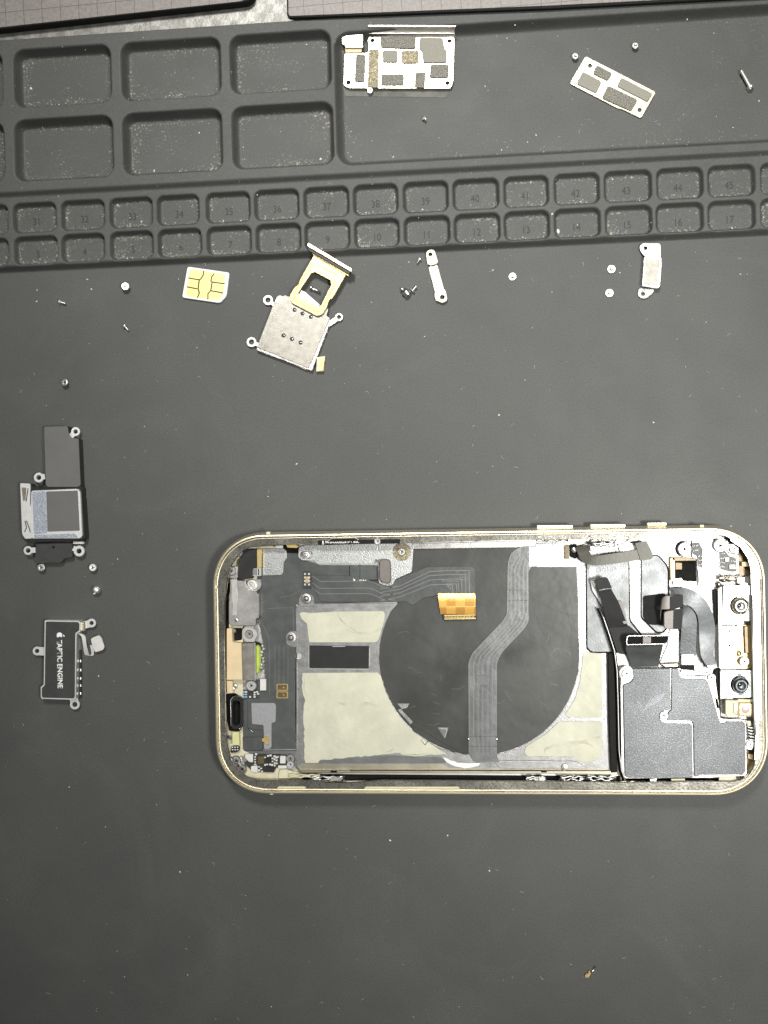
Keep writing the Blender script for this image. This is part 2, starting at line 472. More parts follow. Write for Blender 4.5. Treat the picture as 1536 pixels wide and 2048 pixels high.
bigx = [[(-190, 5), (27, 222), (242, 442), (460, 663)], [(-185, 8), (28, 226), (245, 445), (464, 668)]]
r1 = (vavg([(120, 94), (342, 78), (562, 63)], ZU), vavg([(120, 214), (342, 195), (562, 181)], ZU))
r2 = (vavg([(120, 236), (342, 221), (562, 206)], ZU), vavg([(120, 361), (342, 346), (562, 332)], ZU))
for row, lst, y0 in ((r1, bigx[0], 150), (r2, bigx[1], 290)):
    for a, b in lst:
        pockets.append((uv(a, y0, ZU)[0], uv(b, y0, ZU)[0], row[1], row[0], ZFB, 3.0, 1.45))
tray_u0 = uv(692, 200, ZFB)[0]-2.4
tray_v0 = vavg([(720, 322), (1100, 305), (1500, 285)], ZFB)-1.6
tray_v1 = vavg([(900, 44), (1400, 22)], ZU)
pockets.append((tray_u0, 150.0, tray_v0, tray_v1, ZFB, 4.0, 2.0))

def sst(x, a, b):
    t = np.clip((x-a)/(b-a), 0, 1); return t*t*(3-2*t)
def height(u, v):
    u = np.asarray(u, float); v = np.asarray(v, float)
    z = ZB*sst(v, v_foot, v_foot+1.7)+(ZU-ZB)*sst(v, v_step-0.9, v_step+0.5)
    dust = np.zeros_like(z)+0.05
    for (u0, u1, v0, v1, fl, r, w) in pockets:
        dx = np.abs(u-(u0+u1)/2)-((u1-u0)/2-r); dy = np.abs(v-(v0+v1)/2)-((v1-v0)/2-r)
        d = np.hypot(np.maximum(dx, 0), np.maximum(dy, 0))+np.minimum(np.maximum(dx, dy), 0)-r
        t = np.sin(np.pi/2*np.clip(-d/w, 0, 1))
        z = z*(1-t)+fl*t
        big = (u1-u0) > 60
        dd = sst(-d, 0.3*w, w)*((0.25 if big else 0.55)+(0.35 if big else 0.45)*(1-sst(-d, w, w*(3.2 if not big else 4))))
        dust = np.maximum(dust, dd)
    return z, dust
us = np.arange(-128, 128.01, 0.26)
vs = np.concatenate([np.linspace(-230, v_foot-1.5, 60), np.arange(v_foot-1.2, v_top, 0.25), [v_top-0.15, v_top]])
U, V = np.meshgrid(us, vs)
Z, DU = height(U, V)
Z[-1] -= 0.15
Un = np.concatenate([U, U[-1:]]); Vn = np.concatenate([V, V[-1:]+0.02]); Zn = np.concatenate([Z, Z[-1:]*0-2.2]); DUn = np.concatenate([DU, DU[-1:]])
X = (Un*math.cos(MA)-Vn*math.sin(MA)); Y = (Un*math.sin(MA)+Vn*math.cos(MA))
nr, nc = X.shape
co = np.stack([X, Y, Zn], -1).reshape(-1, 3)*MM
ii = np.arange(nr*nc).reshape(nr, nc)
quads = np.stack([ii[:-1, :-1], ii[:-1, 1:], ii[1:, 1:], ii[1:, :-1]], -1).reshape(-1, 4)
me = bpy.data.meshes.new('repair_mat')
me.vertices.add(len(co)); me.vertices.foreach_set('co', co.ravel())
me.loops.add(quads.size); me.loops.foreach_set('vertex_index', quads.ravel().astype(np.int32))
me.polygons.add(len(quads)); me.polygons.foreach_set('loop_start', (np.arange(len(quads))*4).astype(np.int32))
me.update(calc_edges=True)
me.polygons.foreach_set('use_smooth', [True]*len(quads))
at = me.attributes.new('dust', 'FLOAT', 'POINT'); at.data.foreach_set('value', DUn.ravel().astype(np.float32))

def rubber():
    m = bpy.data.materials.new('mat_silicone'); m.use_nodes = True
    nt = m.node_tree; b = nt.nodes['Principled BSDF']; L = nt.links.new
    t = nt.nodes.new('ShaderNodeTexCoord').outputs['Object']
    at = nt.nodes.new('ShaderNodeAttribute'); at.attribute_name = 'dust'
    n1 = node(nt, 'ShaderNodeTexNoise', Scale=28.0, Detail=6.0, Roughness=0.6); L(t, n1.inputs['Vector'])
    r1 = nt.nodes.new('ShaderNodeValToRGB'); r1.color_ramp.elements[0].position = 0.3; r1.color_ramp.elements[1].position = 0.72
    r1.color_ramp.elements[0].color = (0.067, 0.0685, 0.0655, 1); r1.color_ramp.elements[1].color = (0.083, 0.084, 0.0795, 1)
    L(n1.outputs['Fac'], r1.inputs[0])
    # fine grey dust film where dust collects
    n2 = node(nt, 'ShaderNodeTexNoise', Scale=1900.0, Detail=3.0, Roughness=0.7); L(t, n2.inputs['Vector'])
    n2b = node(nt, 'ShaderNodeTexNoise', Scale=95.0, Detail=4.0); L(t, n2b.inputs['Vector'])
    mu = nt.nodes.new('ShaderNodeMath'); mu.operation = 'MULTIPLY_ADD'
    L(at.outputs['Fac'], mu.inputs[0]); mu.inputs[1].default_value = 0.17; mu.inputs[2].default_value = -0.20
    ad = nt.nodes.new('ShaderNodeMath'); ad.operation = 'ADD'; L(n2.outputs['Fac'], ad.inputs[0]); L(mu.outputs[0], ad.inputs[1])
    mb = nt.nodes.new('ShaderNodeMath'); mb.operation = 'MULTIPLY_ADD'; L(n2b.outputs['Fac'], mb.inputs[0]); mb.inputs[1].default_value = 0.42; mb.inputs[2].default_value = -0.22
    ad2 = nt.nodes.new('ShaderNodeMath'); ad2.operation = 'ADD'; L(ad.outputs[0], ad2.inputs[0]); L(mb.outputs[0], ad2.inputs[1])
    r2 = nt.nodes.new('ShaderNodeValToRGB'); r2.color_ramp.elements[0].position = 0.53; r2.color_ramp.elements[1].position = 0.68
    r2.color_ramp.elements[0].color = (0, 0, 0, 1); r2.color_ramp.elements[1].color = (0.75,)*3+(1,)
    L(ad2.outputs[0], r2.inputs[0])
    mx = nt.nodes.new('ShaderNodeMix'); mx.data_type = 'RGBA'; L(r2.outputs[0], mx.inputs[0]); L(r1.outputs[0], mx.inputs[6]); mx.inputs[7].default_value = (0.46, 0.44, 0.37, 1)
    L(mx.outputs[2], b.inputs['Base Color'])
    # faint patches of fine dust and rubbed marks all over the sheet
    n6 = node(nt, 'ShaderNodeTexNoise', Scale=2600.0, Detail=3.0); L(t, n6.inputs['Vector'])
    n7 = node(nt, 'ShaderNodeTexNoise', Scale=22.0, Detail=8.0, Roughness=0.7, Distortion=1.2); L(t, n7.inputs['Vector'])
    r7 = nt.nodes.new('ShaderNodeValToRGB'); r7.color_ramp.elements[0].position = 0.50; r7.color_ramp.elements[1].position = 0.78
    r7.color_ramp.elements[0].color = (0, 0, 0, 1); r7.color_ramp.elements[1].color = (1, 1, 1, 1); L(n7.outputs['Fac'], r7.inputs[0])
    m7 = nt.nodes.new('ShaderNodeMath'); m7.operation = 'MULTIPLY'; L(r7.outputs[0], m7.inputs[0]); L(n6.outputs['Fac'], m7.inputs[1])
    m8 = nt.nodes.new('ShaderNodeMath'); m8.operation = 'MULTIPLY'; L(m7.outputs[0], m8.inputs[0]); m8.inputs[1].default_value = 0.17
    mx7 = nt.nodes.new('ShaderNodeMix'); mx7.data_type = 'RGBA'; L(m8.outputs[0], mx7.inputs[0]); L(mx.outputs[2], mx7.inputs[6]); mx7.inputs[7].default_value = (0.26, 0.26, 0.235, 1)
    mg = nt.nodes.new('ShaderNodeMapRange'); L(n6.outputs['Fac'], mg.inputs[0]); mg.inputs[1].default_value = 0.3; mg.inputs[2].default_value = 0.7; mg.inputs[3].default_value = 0.84; mg.inputs[4].default_value = 1.16
    vm = nt.nodes.new('ShaderNodeVectorMath'); vm.operation = 'SCALE'; L(mx7.outputs[2], vm.inputs[0]); L(mg.outputs[0], vm.inputs['Scale'])
    L(vm.outputs[0], b.inputs['Base Color'])
    n5 = node(nt, 'ShaderNodeTexNoise', Scale=60.0, Detail=5.0); L(t, n5.inputs['Vector'])
    mr = nt.nodes.new('ShaderNodeMapRange'); L(n5.outputs['Fac'], mr.inputs[0]); mr.inputs[3].default_value = 0.50; mr.inputs[4].default_value = 0.68; b.inputs['Specular IOR Level'].default_value = 0.35
    L(mr.outputs[0], b.inputs['Roughness'])
    n3 = node(nt, 'ShaderNodeTexNoise', Scale=4200.0, Detail=2.0); L(t, n3.inputs['Vector'])
    bp = nt.nodes.new('ShaderNodeBump'); bp.inputs['Distance'].default_value = 0.00006; bp.inputs['Strength'].default_value = 0.35
    L(n3.outputs['Fac'], bp.inputs['Height']); L(bp.outputs[0], b.inputs['Normal'])
    return m
me.materials.append(rubber())
matob = bpy.data.objects.new('repair_mat', me); C.objects.link(matob)
set_props(matob, 'dark grey silicone repair mat with numbered pockets along its top, spread under all the parts', 'mat')

def hz(px, py):
    z = 0.0
    for _ in range(3):
        u, v = uv(px, py, z); z = float(height(u, v)[0])
    return z
def num(body, pk):
    u, v = (pk[0]+pk[1])/2-0.2, (pk[2]+pk[3])/2-0.7
    x, y = from_uv(u, v)
    o = text(matob, 'number', body, 768, 1024, 0, 2.75, MA, 'number', 0.08, 0.0, 0.85)
    ox, oy, _ = W(768, 1024, 0)
    for vtx in o.data.vertices:
        vtx.co.x += (x-ox)*MM; vtx.co.y += (y-oy)*MM; vtx.co.z += (ZF-0.02)*MM
for i in range(17):
    num(str(30+i), small[i]); num(str(2+i), small[17+i])

# ------------------------------------------------------------------ the two gridded plates at the top edge
def grid_mat():
    m = bpy.data.materials.new('gridded_board'); m.use_nodes = True
    nt = m.node_tree; b = nt.nodes['Principled BSDF']; L = nt.links.new
    t = nt.nodes.new('ShaderNodeTexCoord')
    br = node(nt, 'ShaderNodeTexBrick', Scale=1.0); br.offset = 0.0
    br.inputs['Brick Width'].default_value = 0.0051; br.inputs['Row Height'].default_value = 0.0051; br.inputs['Mortar Size'].default_value = 0.00009; br.inputs['Mortar Smooth'].default_value = 0.3
    mp = nt.nodes.new('ShaderNodeMapping'); mp.inputs['Rotation'].default_value = (0, 0, -0.055)
    L(t.outputs['Object'], mp.inputs[0]); L(mp.outputs[0], br.inputs[0])
    nz = node(nt, 'ShaderNodeTexNoise', Scale=1400.0, Detail=4.0); L(t.outputs['Object'], nz.inputs['Vector'])
    rp = nt.nodes.new('ShaderNodeValToRGB'); rp.color_ramp.elements[0].position = .35; rp.color_ramp.elements[1].position = .65
    rp.color_ramp.elements[0].color = (0.19, 0.172, 0.158, 1); rp.color_ramp.elements[1].color = (0.25, 0.228, 0.21, 1)
    L(nz.outputs['Fac'], rp.inputs[0])
    mx = nt.nodes.new('ShaderNodeMix'); mx.data_type = 'RGBA'; L(br.outputs['Fac'], mx.inputs[0]); L(rp.outputs[0], mx.inputs[6]); mx.inputs[7].default_value = (0.08, 0.07, 0.06, 1)
    L(mx.outputs[2], b.inputs['Base Color']); b.inputs['Roughness'].default_value = 0.5
    return m
M['grid'] = grid_mat()
t = thing('cutting_board', 'pinkish grey gridded board with thick black edge in the top left corner', 'cutting board', 200, -20, -2.3)
plate(t, 'rubber_base', [(-60, 65), (495, 4), (508, -8), (512, -90), (-60, -90)], -2.3, 0.7, 'edge_black', 8, bev=0.3)
plate(t, 'printed_top', [(-60, 61), (485, 2), (500, -10), (505, -90), (-60, -90)], 0.7, 0.9, 'grid', 6, bev=0.05)
t = thing('ruled_plate', 'gridded plate with thin dark rim overlapping the top edge of the mat on the right', 'cutting board', 1000, -20, 4.0)
plate(t, 'dark_base', [(574, 36), (1100, 17), (1640, -12), (1640, -90), (572, -90)], 4.02, 5.2, 'edge_black', 8, bev=0.2)
plate(t, 'printed_top', [(577, 32), (1100, 11), (1640, -17), (1640, -88), (575, -88)], 5.2, 5.35, 'grid', 6, bev=0.05)

# ------------------------------------------------------------------ loose screws
SG = 'tiny loose screws scattered on the mat'
def screw_proto(name, hr, hh, sr, sl, slot='tri', col='screw'):
    """a screw with its axis along +z: head from 0 to hh, shank below"""
    root = bpy.data.objects.new(name, None); root.empty_display_size = 0.002; C.objects.link(root)
    root.location = (0, 0, 0)
    def lt(nm, prof, m, par, n=24):
        verts, faces = [], []
        for r, h in prof:
            for i in range(n):
                a = 2*math.pi*i/n; verts.append((r*math.cos(a), r*math.sin(a), h))
        for k in range(len(prof)-1):
            for i in range(n):
                j = (i+1) % n; faces.append((k*n+i, k*n+j, (k+1)*n+j, (k+1)*n+i))
        faces.append(tuple(range(n))[::-1]); faces.append(tuple(range((len(prof)-1)*n, len(prof)*n)))
        o = obj(nm, verts, faces, m, par, True); o.data.set_sharp_from_angle(angle=math.radians(30)); return o
    h = lt('head', [(sr, 0), (hr*0.93, 0), (hr, hh*0.2), (hr, hh*0.7), (hr*0.85, hh), (hr*0.52, hh), (hr*0.46, hh*0.4), (0.01, hh*0.45)], col, root)
    prof = [(sr*0.6, -sl), (sr*0.9, -sl+0.12)]
    k = -sl+0.2
    while k < -0.15:
        prof += [(sr*1.05, k), (sr*0.8, k+0.11)]; k += 0.24
    prof += [(sr*0.85, 0.0)]
    lt('shank', prof, col, root, 16)
    V, Fc = [], []
    for j in range(3 if slot == 'tri' else 4):
        a = 2*math.pi*j/(3 if slot == 'tri' else 4)
        d = Vector((math.cos(a), math.sin(a))); n = Vector((-d.y, d.x))*hr*0.11
        s = len(V)
        for q in (n*1, d*hr*0.44+n, d*hr*0.44-n, -n): V.append((q.x, q.y, hh*0.47+0.002*j))
        for q in (n*1, d*hr*0.44+n, d*hr*0.44-n, -n): V.append((q.x, q.y, hh*0.47+0.04))
        Fc += [(s+4, s+7, s+6, s+5)[::-1], (s, s+1, s+5, s+4), (s+1, s+2, s+6, s+5), (s+2, s+3, s+7, s+6)]
    obj('drive_recess', V, Fc, 'dark', root)
    return root
protos = {}
def loose_screw(key, spec, px, py, z, rot, label, group=SG, scale=1.0):
    if key not in protos:
        r = screw_proto('screw', *spec); protos[key] = r
    else:
        src = protos[key]
        r = src.copy(); C.objects.link(r)
        for ch in list(src.children):
            c = ch.copy(); C.objects.link(c); c.parent = r
    r.location = Vector(W(px, py, z))*MM
    r.rotation_euler = rot
    r.scale = (scale,)*3
    set_props(r, label, 'screw', group)
    return r
A = (1.05, 0.45, 0.42, 0.9); Bf = (0.85, 0.35, 0.36, 0.8)
R = math.radians
def up(z=0.0, tilt=14, az=0): return (R(tilt)*math.cos(az), R(tilt)*math.sin(az), az)
loose_screw('A', A, 251, 573, 1.25, up(0, 8, 1.0), 'round silver screw standing head up just left of the SIM card', scale=1.05)
loose_screw('A', A, 83, 1135, 1.15, up(0, 5, 2.2), 'silver screw standing head up under the lower left tab of the loudspeaker module')
loose_screw('A', A, 186, 1135, 1.15, up(0, 5, 4.1), 'silver screw standing head up under the lower right tab of the loudspeaker module')
loose_screw('A', A, 130, 765, 1.25, up(0, 18, 5.4), 'silver screw leaning head up in the empty area above the loudspeaker module', scale=0.95)
loose_screw('A', A, 1025, 553, 0.42, (R(180), 0, 0), 'round silver screw lying head down alone between the two slim brackets', scale=0.98)
loose_screw('A', A, 1223, 538, 0.44, (R(180), 0, 0.4), 'upper of the two round screws left of the stepped steel bracket', scale=1.03)
loose_screw('A', A, 1219, 586, 0.44, (R(180), 0, 1.4), 'lower of the two round screws left of the stepped steel bracket', scale=1.03)
loose_screw('B', Bf, 1150, 113, 1.4, up(0, 10, 4.0), 'small silver screw at the upper left corner of the tilted bronze plate', scale=1.0)
loose_screw('B', Bf, 1270, 92, 1.4, up(0, 10, 4.4), 'small silver screw in the wide tray above the tilted bronze plate', scale=1.0)
loose_screw('B', Bf, 740, 181, 1.4, up(0, 8, 3.0), 'small silver screw touching the lower edge of the bright cover with foam pads', scale=0.95)
loose_screw('B', Bf, 849, 237, 1.25, (R(75), 0, R(100)), 'dark little screw tipped on its side below the bright cover with foam pads', scale=0.85)
# screws lying on their side
S1 = (0.75, 0.30, 0.28, 1.5)
loose_screw('S', S1, 121, 604, 0.68, (R(96), 0, R(-108)), 'small screw on its side near the left edge, below the pocket numbered four')
loose_screw('S', S1, 250, 653, 0.68, (R(96), 0, R(-138)), 'small T-shaped screw lying on its side below the round screw left of the SIM card', scale=0.9)
loose_screw('S', S1, 839, 519, 0.68, (R(96), 0, R(145)), 'tiny screw lying beside the top end of the slim pale bracket', scale=0.8)
loose_screw('S', S1, 826, 580, 0.75, (R(105), 0, R(-45)), 'small screw leaning against the stubby standoff near the slim pale bracket', scale=0.95)
loose_screw('L', (0.95, 0.7, 0.5, 4.6), 1499, 172, 1.35, (R(94), 0, R(29)), 'long gold-tinted screw at the right end of the wide tray', scale=1.0)
loose_screw('G', (1.2, 1.2, 0.45, 0.9), 191, 1183, 1.0, (R(86), 0, R(149)), 'chunky stepped screw on its side above the black vibration motor')
# standoff
t = thing('standoff', 'stubby two-step steel standoff lying left of the slim pale bracket', 'standoff', 814, 584, 0)
p0 = Vector(W(803, 577, 0.8)); p1 = Vector(W(818, 590, 1.0)); dr = (p1-p0)
tube(t, 'post', [p0, p0+dr*0.35], 0.5, 'solder', 12)
tube(t, 'body', [p0+dr*0.35, p0+dr*0.36, p0+dr*0.95, p1], [0.7, 1.05, 1.05, 0.8], 'solder', 12)
# broken connector crumb
t = thing('metal_crumb', 'gold-coloured metal crumb with a pale sliver, alone near the bottom edge', 'metal scrap', 1176, 1945, 0)
plate(t, 'lump', [(1169, 1952), (1172, 1947), (1176, 1947), (1177, 1941), (1180, 1941), (1181, 1946), (1184, 1945), (1181, 1950), (1177, 1956), (1171, 1956)], 0.0, 0.7, 'pale_gold', 1.2, bev=0.15)
tube(t, 'sliver', [W(1185, 1943, 0.3), W(1191, 1933, 0.5)], 0.22, 'solder', 6)

# ------------------------------------------------------------------ SIM card
t = thing('sim_card', 'white SIM card with yellow gold contacts lying by pocket six', 'sim card', 411, 571, 0)
plate(t, 'card', [(375, 533), (459, 545), (453, 592), (440, 606), (364, 595)], 0.0, 0.76, 'white', 5, bev=0.08)
plate(t, 'contact_pads', [(380, 538), (452, 548), (445, 590), (438, 601), (371, 592)], 0.74, 0.80, 'sim_gold', 8, bev=0.02)
M['groove'] = material('contact_groove', (0.05, 0.045, 0.03), 0.6, 0)
def sp(a, b): # card-local (0..1) to px
    o = Vector((380, 538)); ex = Vector((72, 10)); ey = Vector((-9, 54)); q = o+ex*a+ey*b; return (q.x, q.y)
gr = [[(0, .33), (.30, .35)], [(0, .66), (.28, .68)], [(.38, 0), (.39, .12), (.35, .28), (.30, .35), (.31, .68), (.36, .82), (.33, 1.0)],
      [(.68, 0.04), (.62, .18), (.62, .33), (.66, .36)], [(1.0, .36), (.66, .36), (.66, .68), (1.0, .70)], [(.66, .68), (.60, .80), (.62, 1.0)]]
lines(t, 'contact_gap', [[sp(*q) for q in g] for g in gr], 0.26, 0.795, 0.825, 'groove')
# ------------------------------------------------------------------ SIM reader + tray
t = thing('sim_reader', 'steel SIM reader with round screw ears lying under the gold tray', 'sim reader', 585, 665, 0)
plate(t, 'base_frame', [(553, 594), (560, 590), (655, 635), (662, 640), (624, 742), (512, 700)], 0.0, 1.4, 'steel_sat', 3, bev=0.1)
plate(t, 'dark_backing', [(560, 612), (575, 600), (640, 632), (650, 642), (612, 728), (524, 690)], 1.4, 1.45, 'black', 2, bev=0.01)  # black sheet added so the slots in the shell look dark
slots = [circ(x, y, 4.0, 10) for x, y in ((567, 671), (584, 678), (601, 685), (589, 620), (605, 627), (622, 634))]
plate(t, 'shell', [(549, 603), (560, 605), (568, 590), (582, 594), (648, 626), (645, 615), (657, 617), (653, 632), (660, 636), (617, 736), (514, 694)], 1.5, 1.7, 'steel_rough', 2.5, slots, bev=0.08)
for x, y in ((567, 671), (584, 678), (601, 685), (589, 620), (605, 627), (622, 634)):
    lathe(t, 'contact_spring', x+1, y, 1.38, [(0.16, 0), (0.14, 0.16), (0.02, 0.2)], 'solder', 10)
def ear(parent, cx, cy, tx, ty, ro=9, ri=4.8, z0=0.2, z1=0.6, mat='steel', w=8, name='screw_ear'):
    d = Vector((tx-cx, ty-cy)); L = d.length; d.normalize(); n = Vector((-d.y, d.x))
    a0 = math.degrees(math.atan2(d.y, d.x))
    k = math.degrees(math.asin(min(0.98, w/2/ro)))
    arc = circ(cx, cy, ro, 22, a0+k, a0+360-k)
    pts = arc+[tuple(Vector((tx, ty))-n*w/2), tuple(Vector((tx, ty))+n*w/2)]
    return plate(parent, name, pts, z0, z1, mat, 0, [circ(cx, cy, ri, 16)], bev=0.08)
ear(t, 536, 600, 552, 612, 10, 5.2, 0.5, 0.95)
ear(t, 503, 684, 522, 692, 10, 5.2, 0.5, 0.95)
ear(t, 678, 634, 655, 650, 8, 4.2, 0.5, 0.95, w=10)
line(t, 'edge_strip', [(514, 697), (560, 715), (612, 738)], 0.35, 0.3, 1.1, 'steel')
plate(t, 'connector', [(634, 714), (650, 712), (647, 742), (632, 743)], 0.0, 1.3, 'tan_light', 1.5)
plate(t, 'connector_pins', [(644, 716), (650, 717), (645, 741), (640, 740)], 1.3, 1.5, 'pale_gold', 1)
for i in range(6):
    q = Vector((657, 652)).lerp(Vector((632, 715)), i/5)
    box(t, 'solder_pad', q.x-2, q.y-1.5, q.x+3, q.y+1.5, 0.0, 0.5, 'solder', 0.5)

t = thing('sim_tray', 'yellow gold SIM tray with an open window, tilted across pocket nine and the reader', 'sim tray', 640, 560, 0)
def tp(a, b):   # tray-local: a across, b down the tray (px)
    o = Vector((628, 506)); ex = Vector((0.885, 0.465)); ey = Vector((-0.465, 0.885)); q = o+ex*a+ey*b; return (q.x, q.y)
body = [tp(2, -2), tp(77, -2), tp(75, 62), tp(70, 70), tp(73, 82), tp(72, 100), tp(64, 109), tp(7, 109), tp(-3, 100), tp(-3, 80), tp(2, 70), tp(0, 62)]
winp = [tp(14, 38), tp(19, 33), tp(54, 33), tp(60, 40), tp(61, 86), tp(56, 92), tp(15, 91), tp(9, 85)]
plate(t, 'carrier', body, 1.9, 2.6, 'pale_gold', 4, [winp], bev=0.12)
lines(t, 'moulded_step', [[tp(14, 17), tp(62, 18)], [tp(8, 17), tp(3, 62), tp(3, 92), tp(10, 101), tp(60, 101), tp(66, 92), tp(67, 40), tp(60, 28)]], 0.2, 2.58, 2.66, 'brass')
plate(t, 'face', [(616, 483), (706, 537), (704, 546), (612, 492)], 1.5, 4.2, 'frame_gold', 3, bev=0.5)
plate(t, 'gasket', [(617, 494), (699, 542), (698, 549), (616, 500)], 1.7, 3.6, 'black', 2, bev=0.1)
plate(t, 'rail', [(622, 499), (699, 547), (697, 553), (624, 508)], 1.9, 3.0, 'pale_gold', 1.5, bev=0.15)
# a pin seen through the window of the tray
t = thing('pin', 'small steel pin visible through the window of the gold tray', 'pin', 632, 578, 0)
tube(t, 'rod', [W(623, 576, 0.6), W(641, 585, 0.6)], 0.42, 'solder', 12)
tube(t, 'collar', [W(621, 575, 0.6), W(624, 576.5, 0.6)], 0.65, 'solder', 12)
t = thing('white_wedge', 'white sliver inside the lower end of the tray window', 'tape scrap', 620, 604, 1.7)
plate(t, 'strip', [tp(12, 78), tp(20, 77), tp(58, 86), tp(60, 96), tp(12, 95)], 1.72, 1.85, 'white', 1, bev=0.03)

# ------------------------------------------------------------------ slim brackets
t = thing('slim_bracket', 'slim pale yellow bracket with a hole at each end below pocket eleven', 'bracket', 870, 552, 0)
plate(t, 'upper_end', [(852, 505), (857, 500), (865, 499), (870, 503), (876, 523), (874, 527), (862, 531), (855, 528)], 0.9, 1.25, 'steel_warm', 3, [circ(860.5, 508.5, 3.8, 14)])
plate(t, 'strip', [(857, 535), (863, 531), (872, 527), (874, 528), (890, 585), (871, 588)], 0.25, 0.65, 'steel_warm', 2)
plate(t, 'lower_end', [(870, 582), (890, 578), (895, 597), (892, 603), (884, 606), (876, 602), (872, 602), (869, 592)], 0.75, 1.1, 'steel_warm', 3, [circ(884.5, 594.5, 4.6, 14)])
text(t, 'stamped_text', 'FEVK', 867, 536, 0.65, 1.1, R(-75), 'groove', 0.02)
t = thing('stepped_bracket', 'stepped steel bracket with a raised grey pad near the right edge below pocket fifteen', 'bracket', 1300, 540, 0)
plate(t, 'upper_end', [(1279, 493), (1285, 486), (1321, 487), (1322, 516), (1290, 514), (1281, 503)], 0.9, 1.25, 'steel_sat', 4, [circ(1291, 496, 3.6, 14)])
plate(t, 'raised_pad', [(1288, 514), (1323, 515), (1324, 527), (1320, 573), (1315, 577), (1284, 572)], 0.4, 1.8, 'steel_sat', 2)
plate(t, 'grey_cushion', [(1292, 518), (1319, 519), (1314, 571), (1289, 568)], 1.8, 1.9, 'steel_rough', 1.5)
plate(t, 'lower_end', [(1278, 576), (1309, 579), (1306, 586), (1292, 597), (1282, 597), (1275, 590)], 0.3, 0.65, 'steel_white', 4, [circ(1286, 588, 3.8, 14)])

# ------------------------------------------------------------------ bright cover with foam pads (top tray)
Z0 = ZFB
t = thing('foam_pad_cover', 'bright steel cover with many grey foam pads and a folded flange, in the wide tray', 'shield cover', 800, 125, Z0)
holes = [circ(745, 81, 4, 14), circ(899, 82, 4, 14), circ(697, 165, 4, 14), circ(895, 166, 4, 14), ]
slot = rounded([(764, 129), (849, 129), (849, 138), (764, 138)], 4.4)
plate(t, 'plate', [(689, 106), (737, 106), (737, 73), (909, 73), (907, 160), (902, 177), (697, 176), (687, 170)], Z0+0.9, Z0+1.25, 'cover_steel', 6, holes, bev=0.08)
line(t, 'pressed_slot', [(q[0], q[1]) for q in slot], 0.16, Z0+1.25, Z0+1.34, 'steel_sat', closed=True)
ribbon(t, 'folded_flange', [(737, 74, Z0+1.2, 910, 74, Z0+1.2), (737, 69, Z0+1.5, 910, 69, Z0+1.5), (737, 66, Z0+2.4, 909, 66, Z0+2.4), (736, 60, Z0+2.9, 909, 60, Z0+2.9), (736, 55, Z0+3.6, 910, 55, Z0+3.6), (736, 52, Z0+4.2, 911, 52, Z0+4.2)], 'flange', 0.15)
plate(t, 'flange_lip', [(736, 50), (912, 51), (911, 53.5), (736, 53)], Z0+4.1, Z0+4.3, 'cover_steel', 1, bev=0.05)
line(t, 'flange_fold', [(738, 66), (909, 66)], 0.22, Z0+2.3, Z0+2.55, 'cover_steel')
for x, y in ((745, 81), (899, 82)):
    lathe(t, 'hole_ring', x, y, Z0+1.25, [(1.25, 0), (1.2, 0.1), (0.95, 0.1), (0.9, 0)], 'steel_sat', 24, caps=False)
for pts in ([(688, 155), (700, 155), (706, 162), (707, 175)], [(885, 176), (886, 164), (892, 158), (905, 158)]):
    line(t, 'corner_groove', pts, 0.1, Z0+1.25, Z0+1.3, 'groove')
pads = [([(761, 71), (832, 71), (831, 95), (828, 97), (761, 95)], 'foam'), ([(738, 98), (758, 98), (756, 175), (735, 174)], 'foam_gold'),
        ([(712, 108), (731, 109), (729, 164), (709, 162)], 'foam'), ([(765, 100), (795, 100), (795, 124), (765, 124)], 'foam_plain'),
        ([(803, 101), (838, 101), (837, 126), (803, 126)], 'foam_gold'), ([(839, 75), (885, 75), (890, 98), (893, 100), (893, 125), (846, 125), (844, 104), (838, 97)], 'foam_plain'),
        ([(861, 128), (898, 129), (896, 155), (859, 155)], 'foam'), ([(763, 148), (808, 148), (807, 170), (762, 170)], 'foam'),
        ([(831, 144), (851, 144), (849, 175), (829, 174)], 'foam')]
for p, m in pads: plate(t, 'foam_pad', p, Z0+1.25, Z0+1.65, m, 4, bev=0.1)
plate(t, 'corner_block', [(684, 72), (690, 72), (692, 67), (726, 67), (726, 95), (690, 95), (690, 90), (684, 88)], Z0+1.0, Z0+2.3, 'cover_steel', 2.5, bev=0.15)
plate(t, 'amber_tape', [(690, 96), (724, 95), (723, 105), (691, 105)], Z0+1.0, Z0+1.6, 'tan', 1.5)
plate(t, 'ghost_reflection', [(686, 176), (905, 178), (893, 195), (690, 192)], Z0+0.15, Z0+0.22, 'film', 4, bev=0.02)  # thin sheet stands in for the cover's ghosted reflection
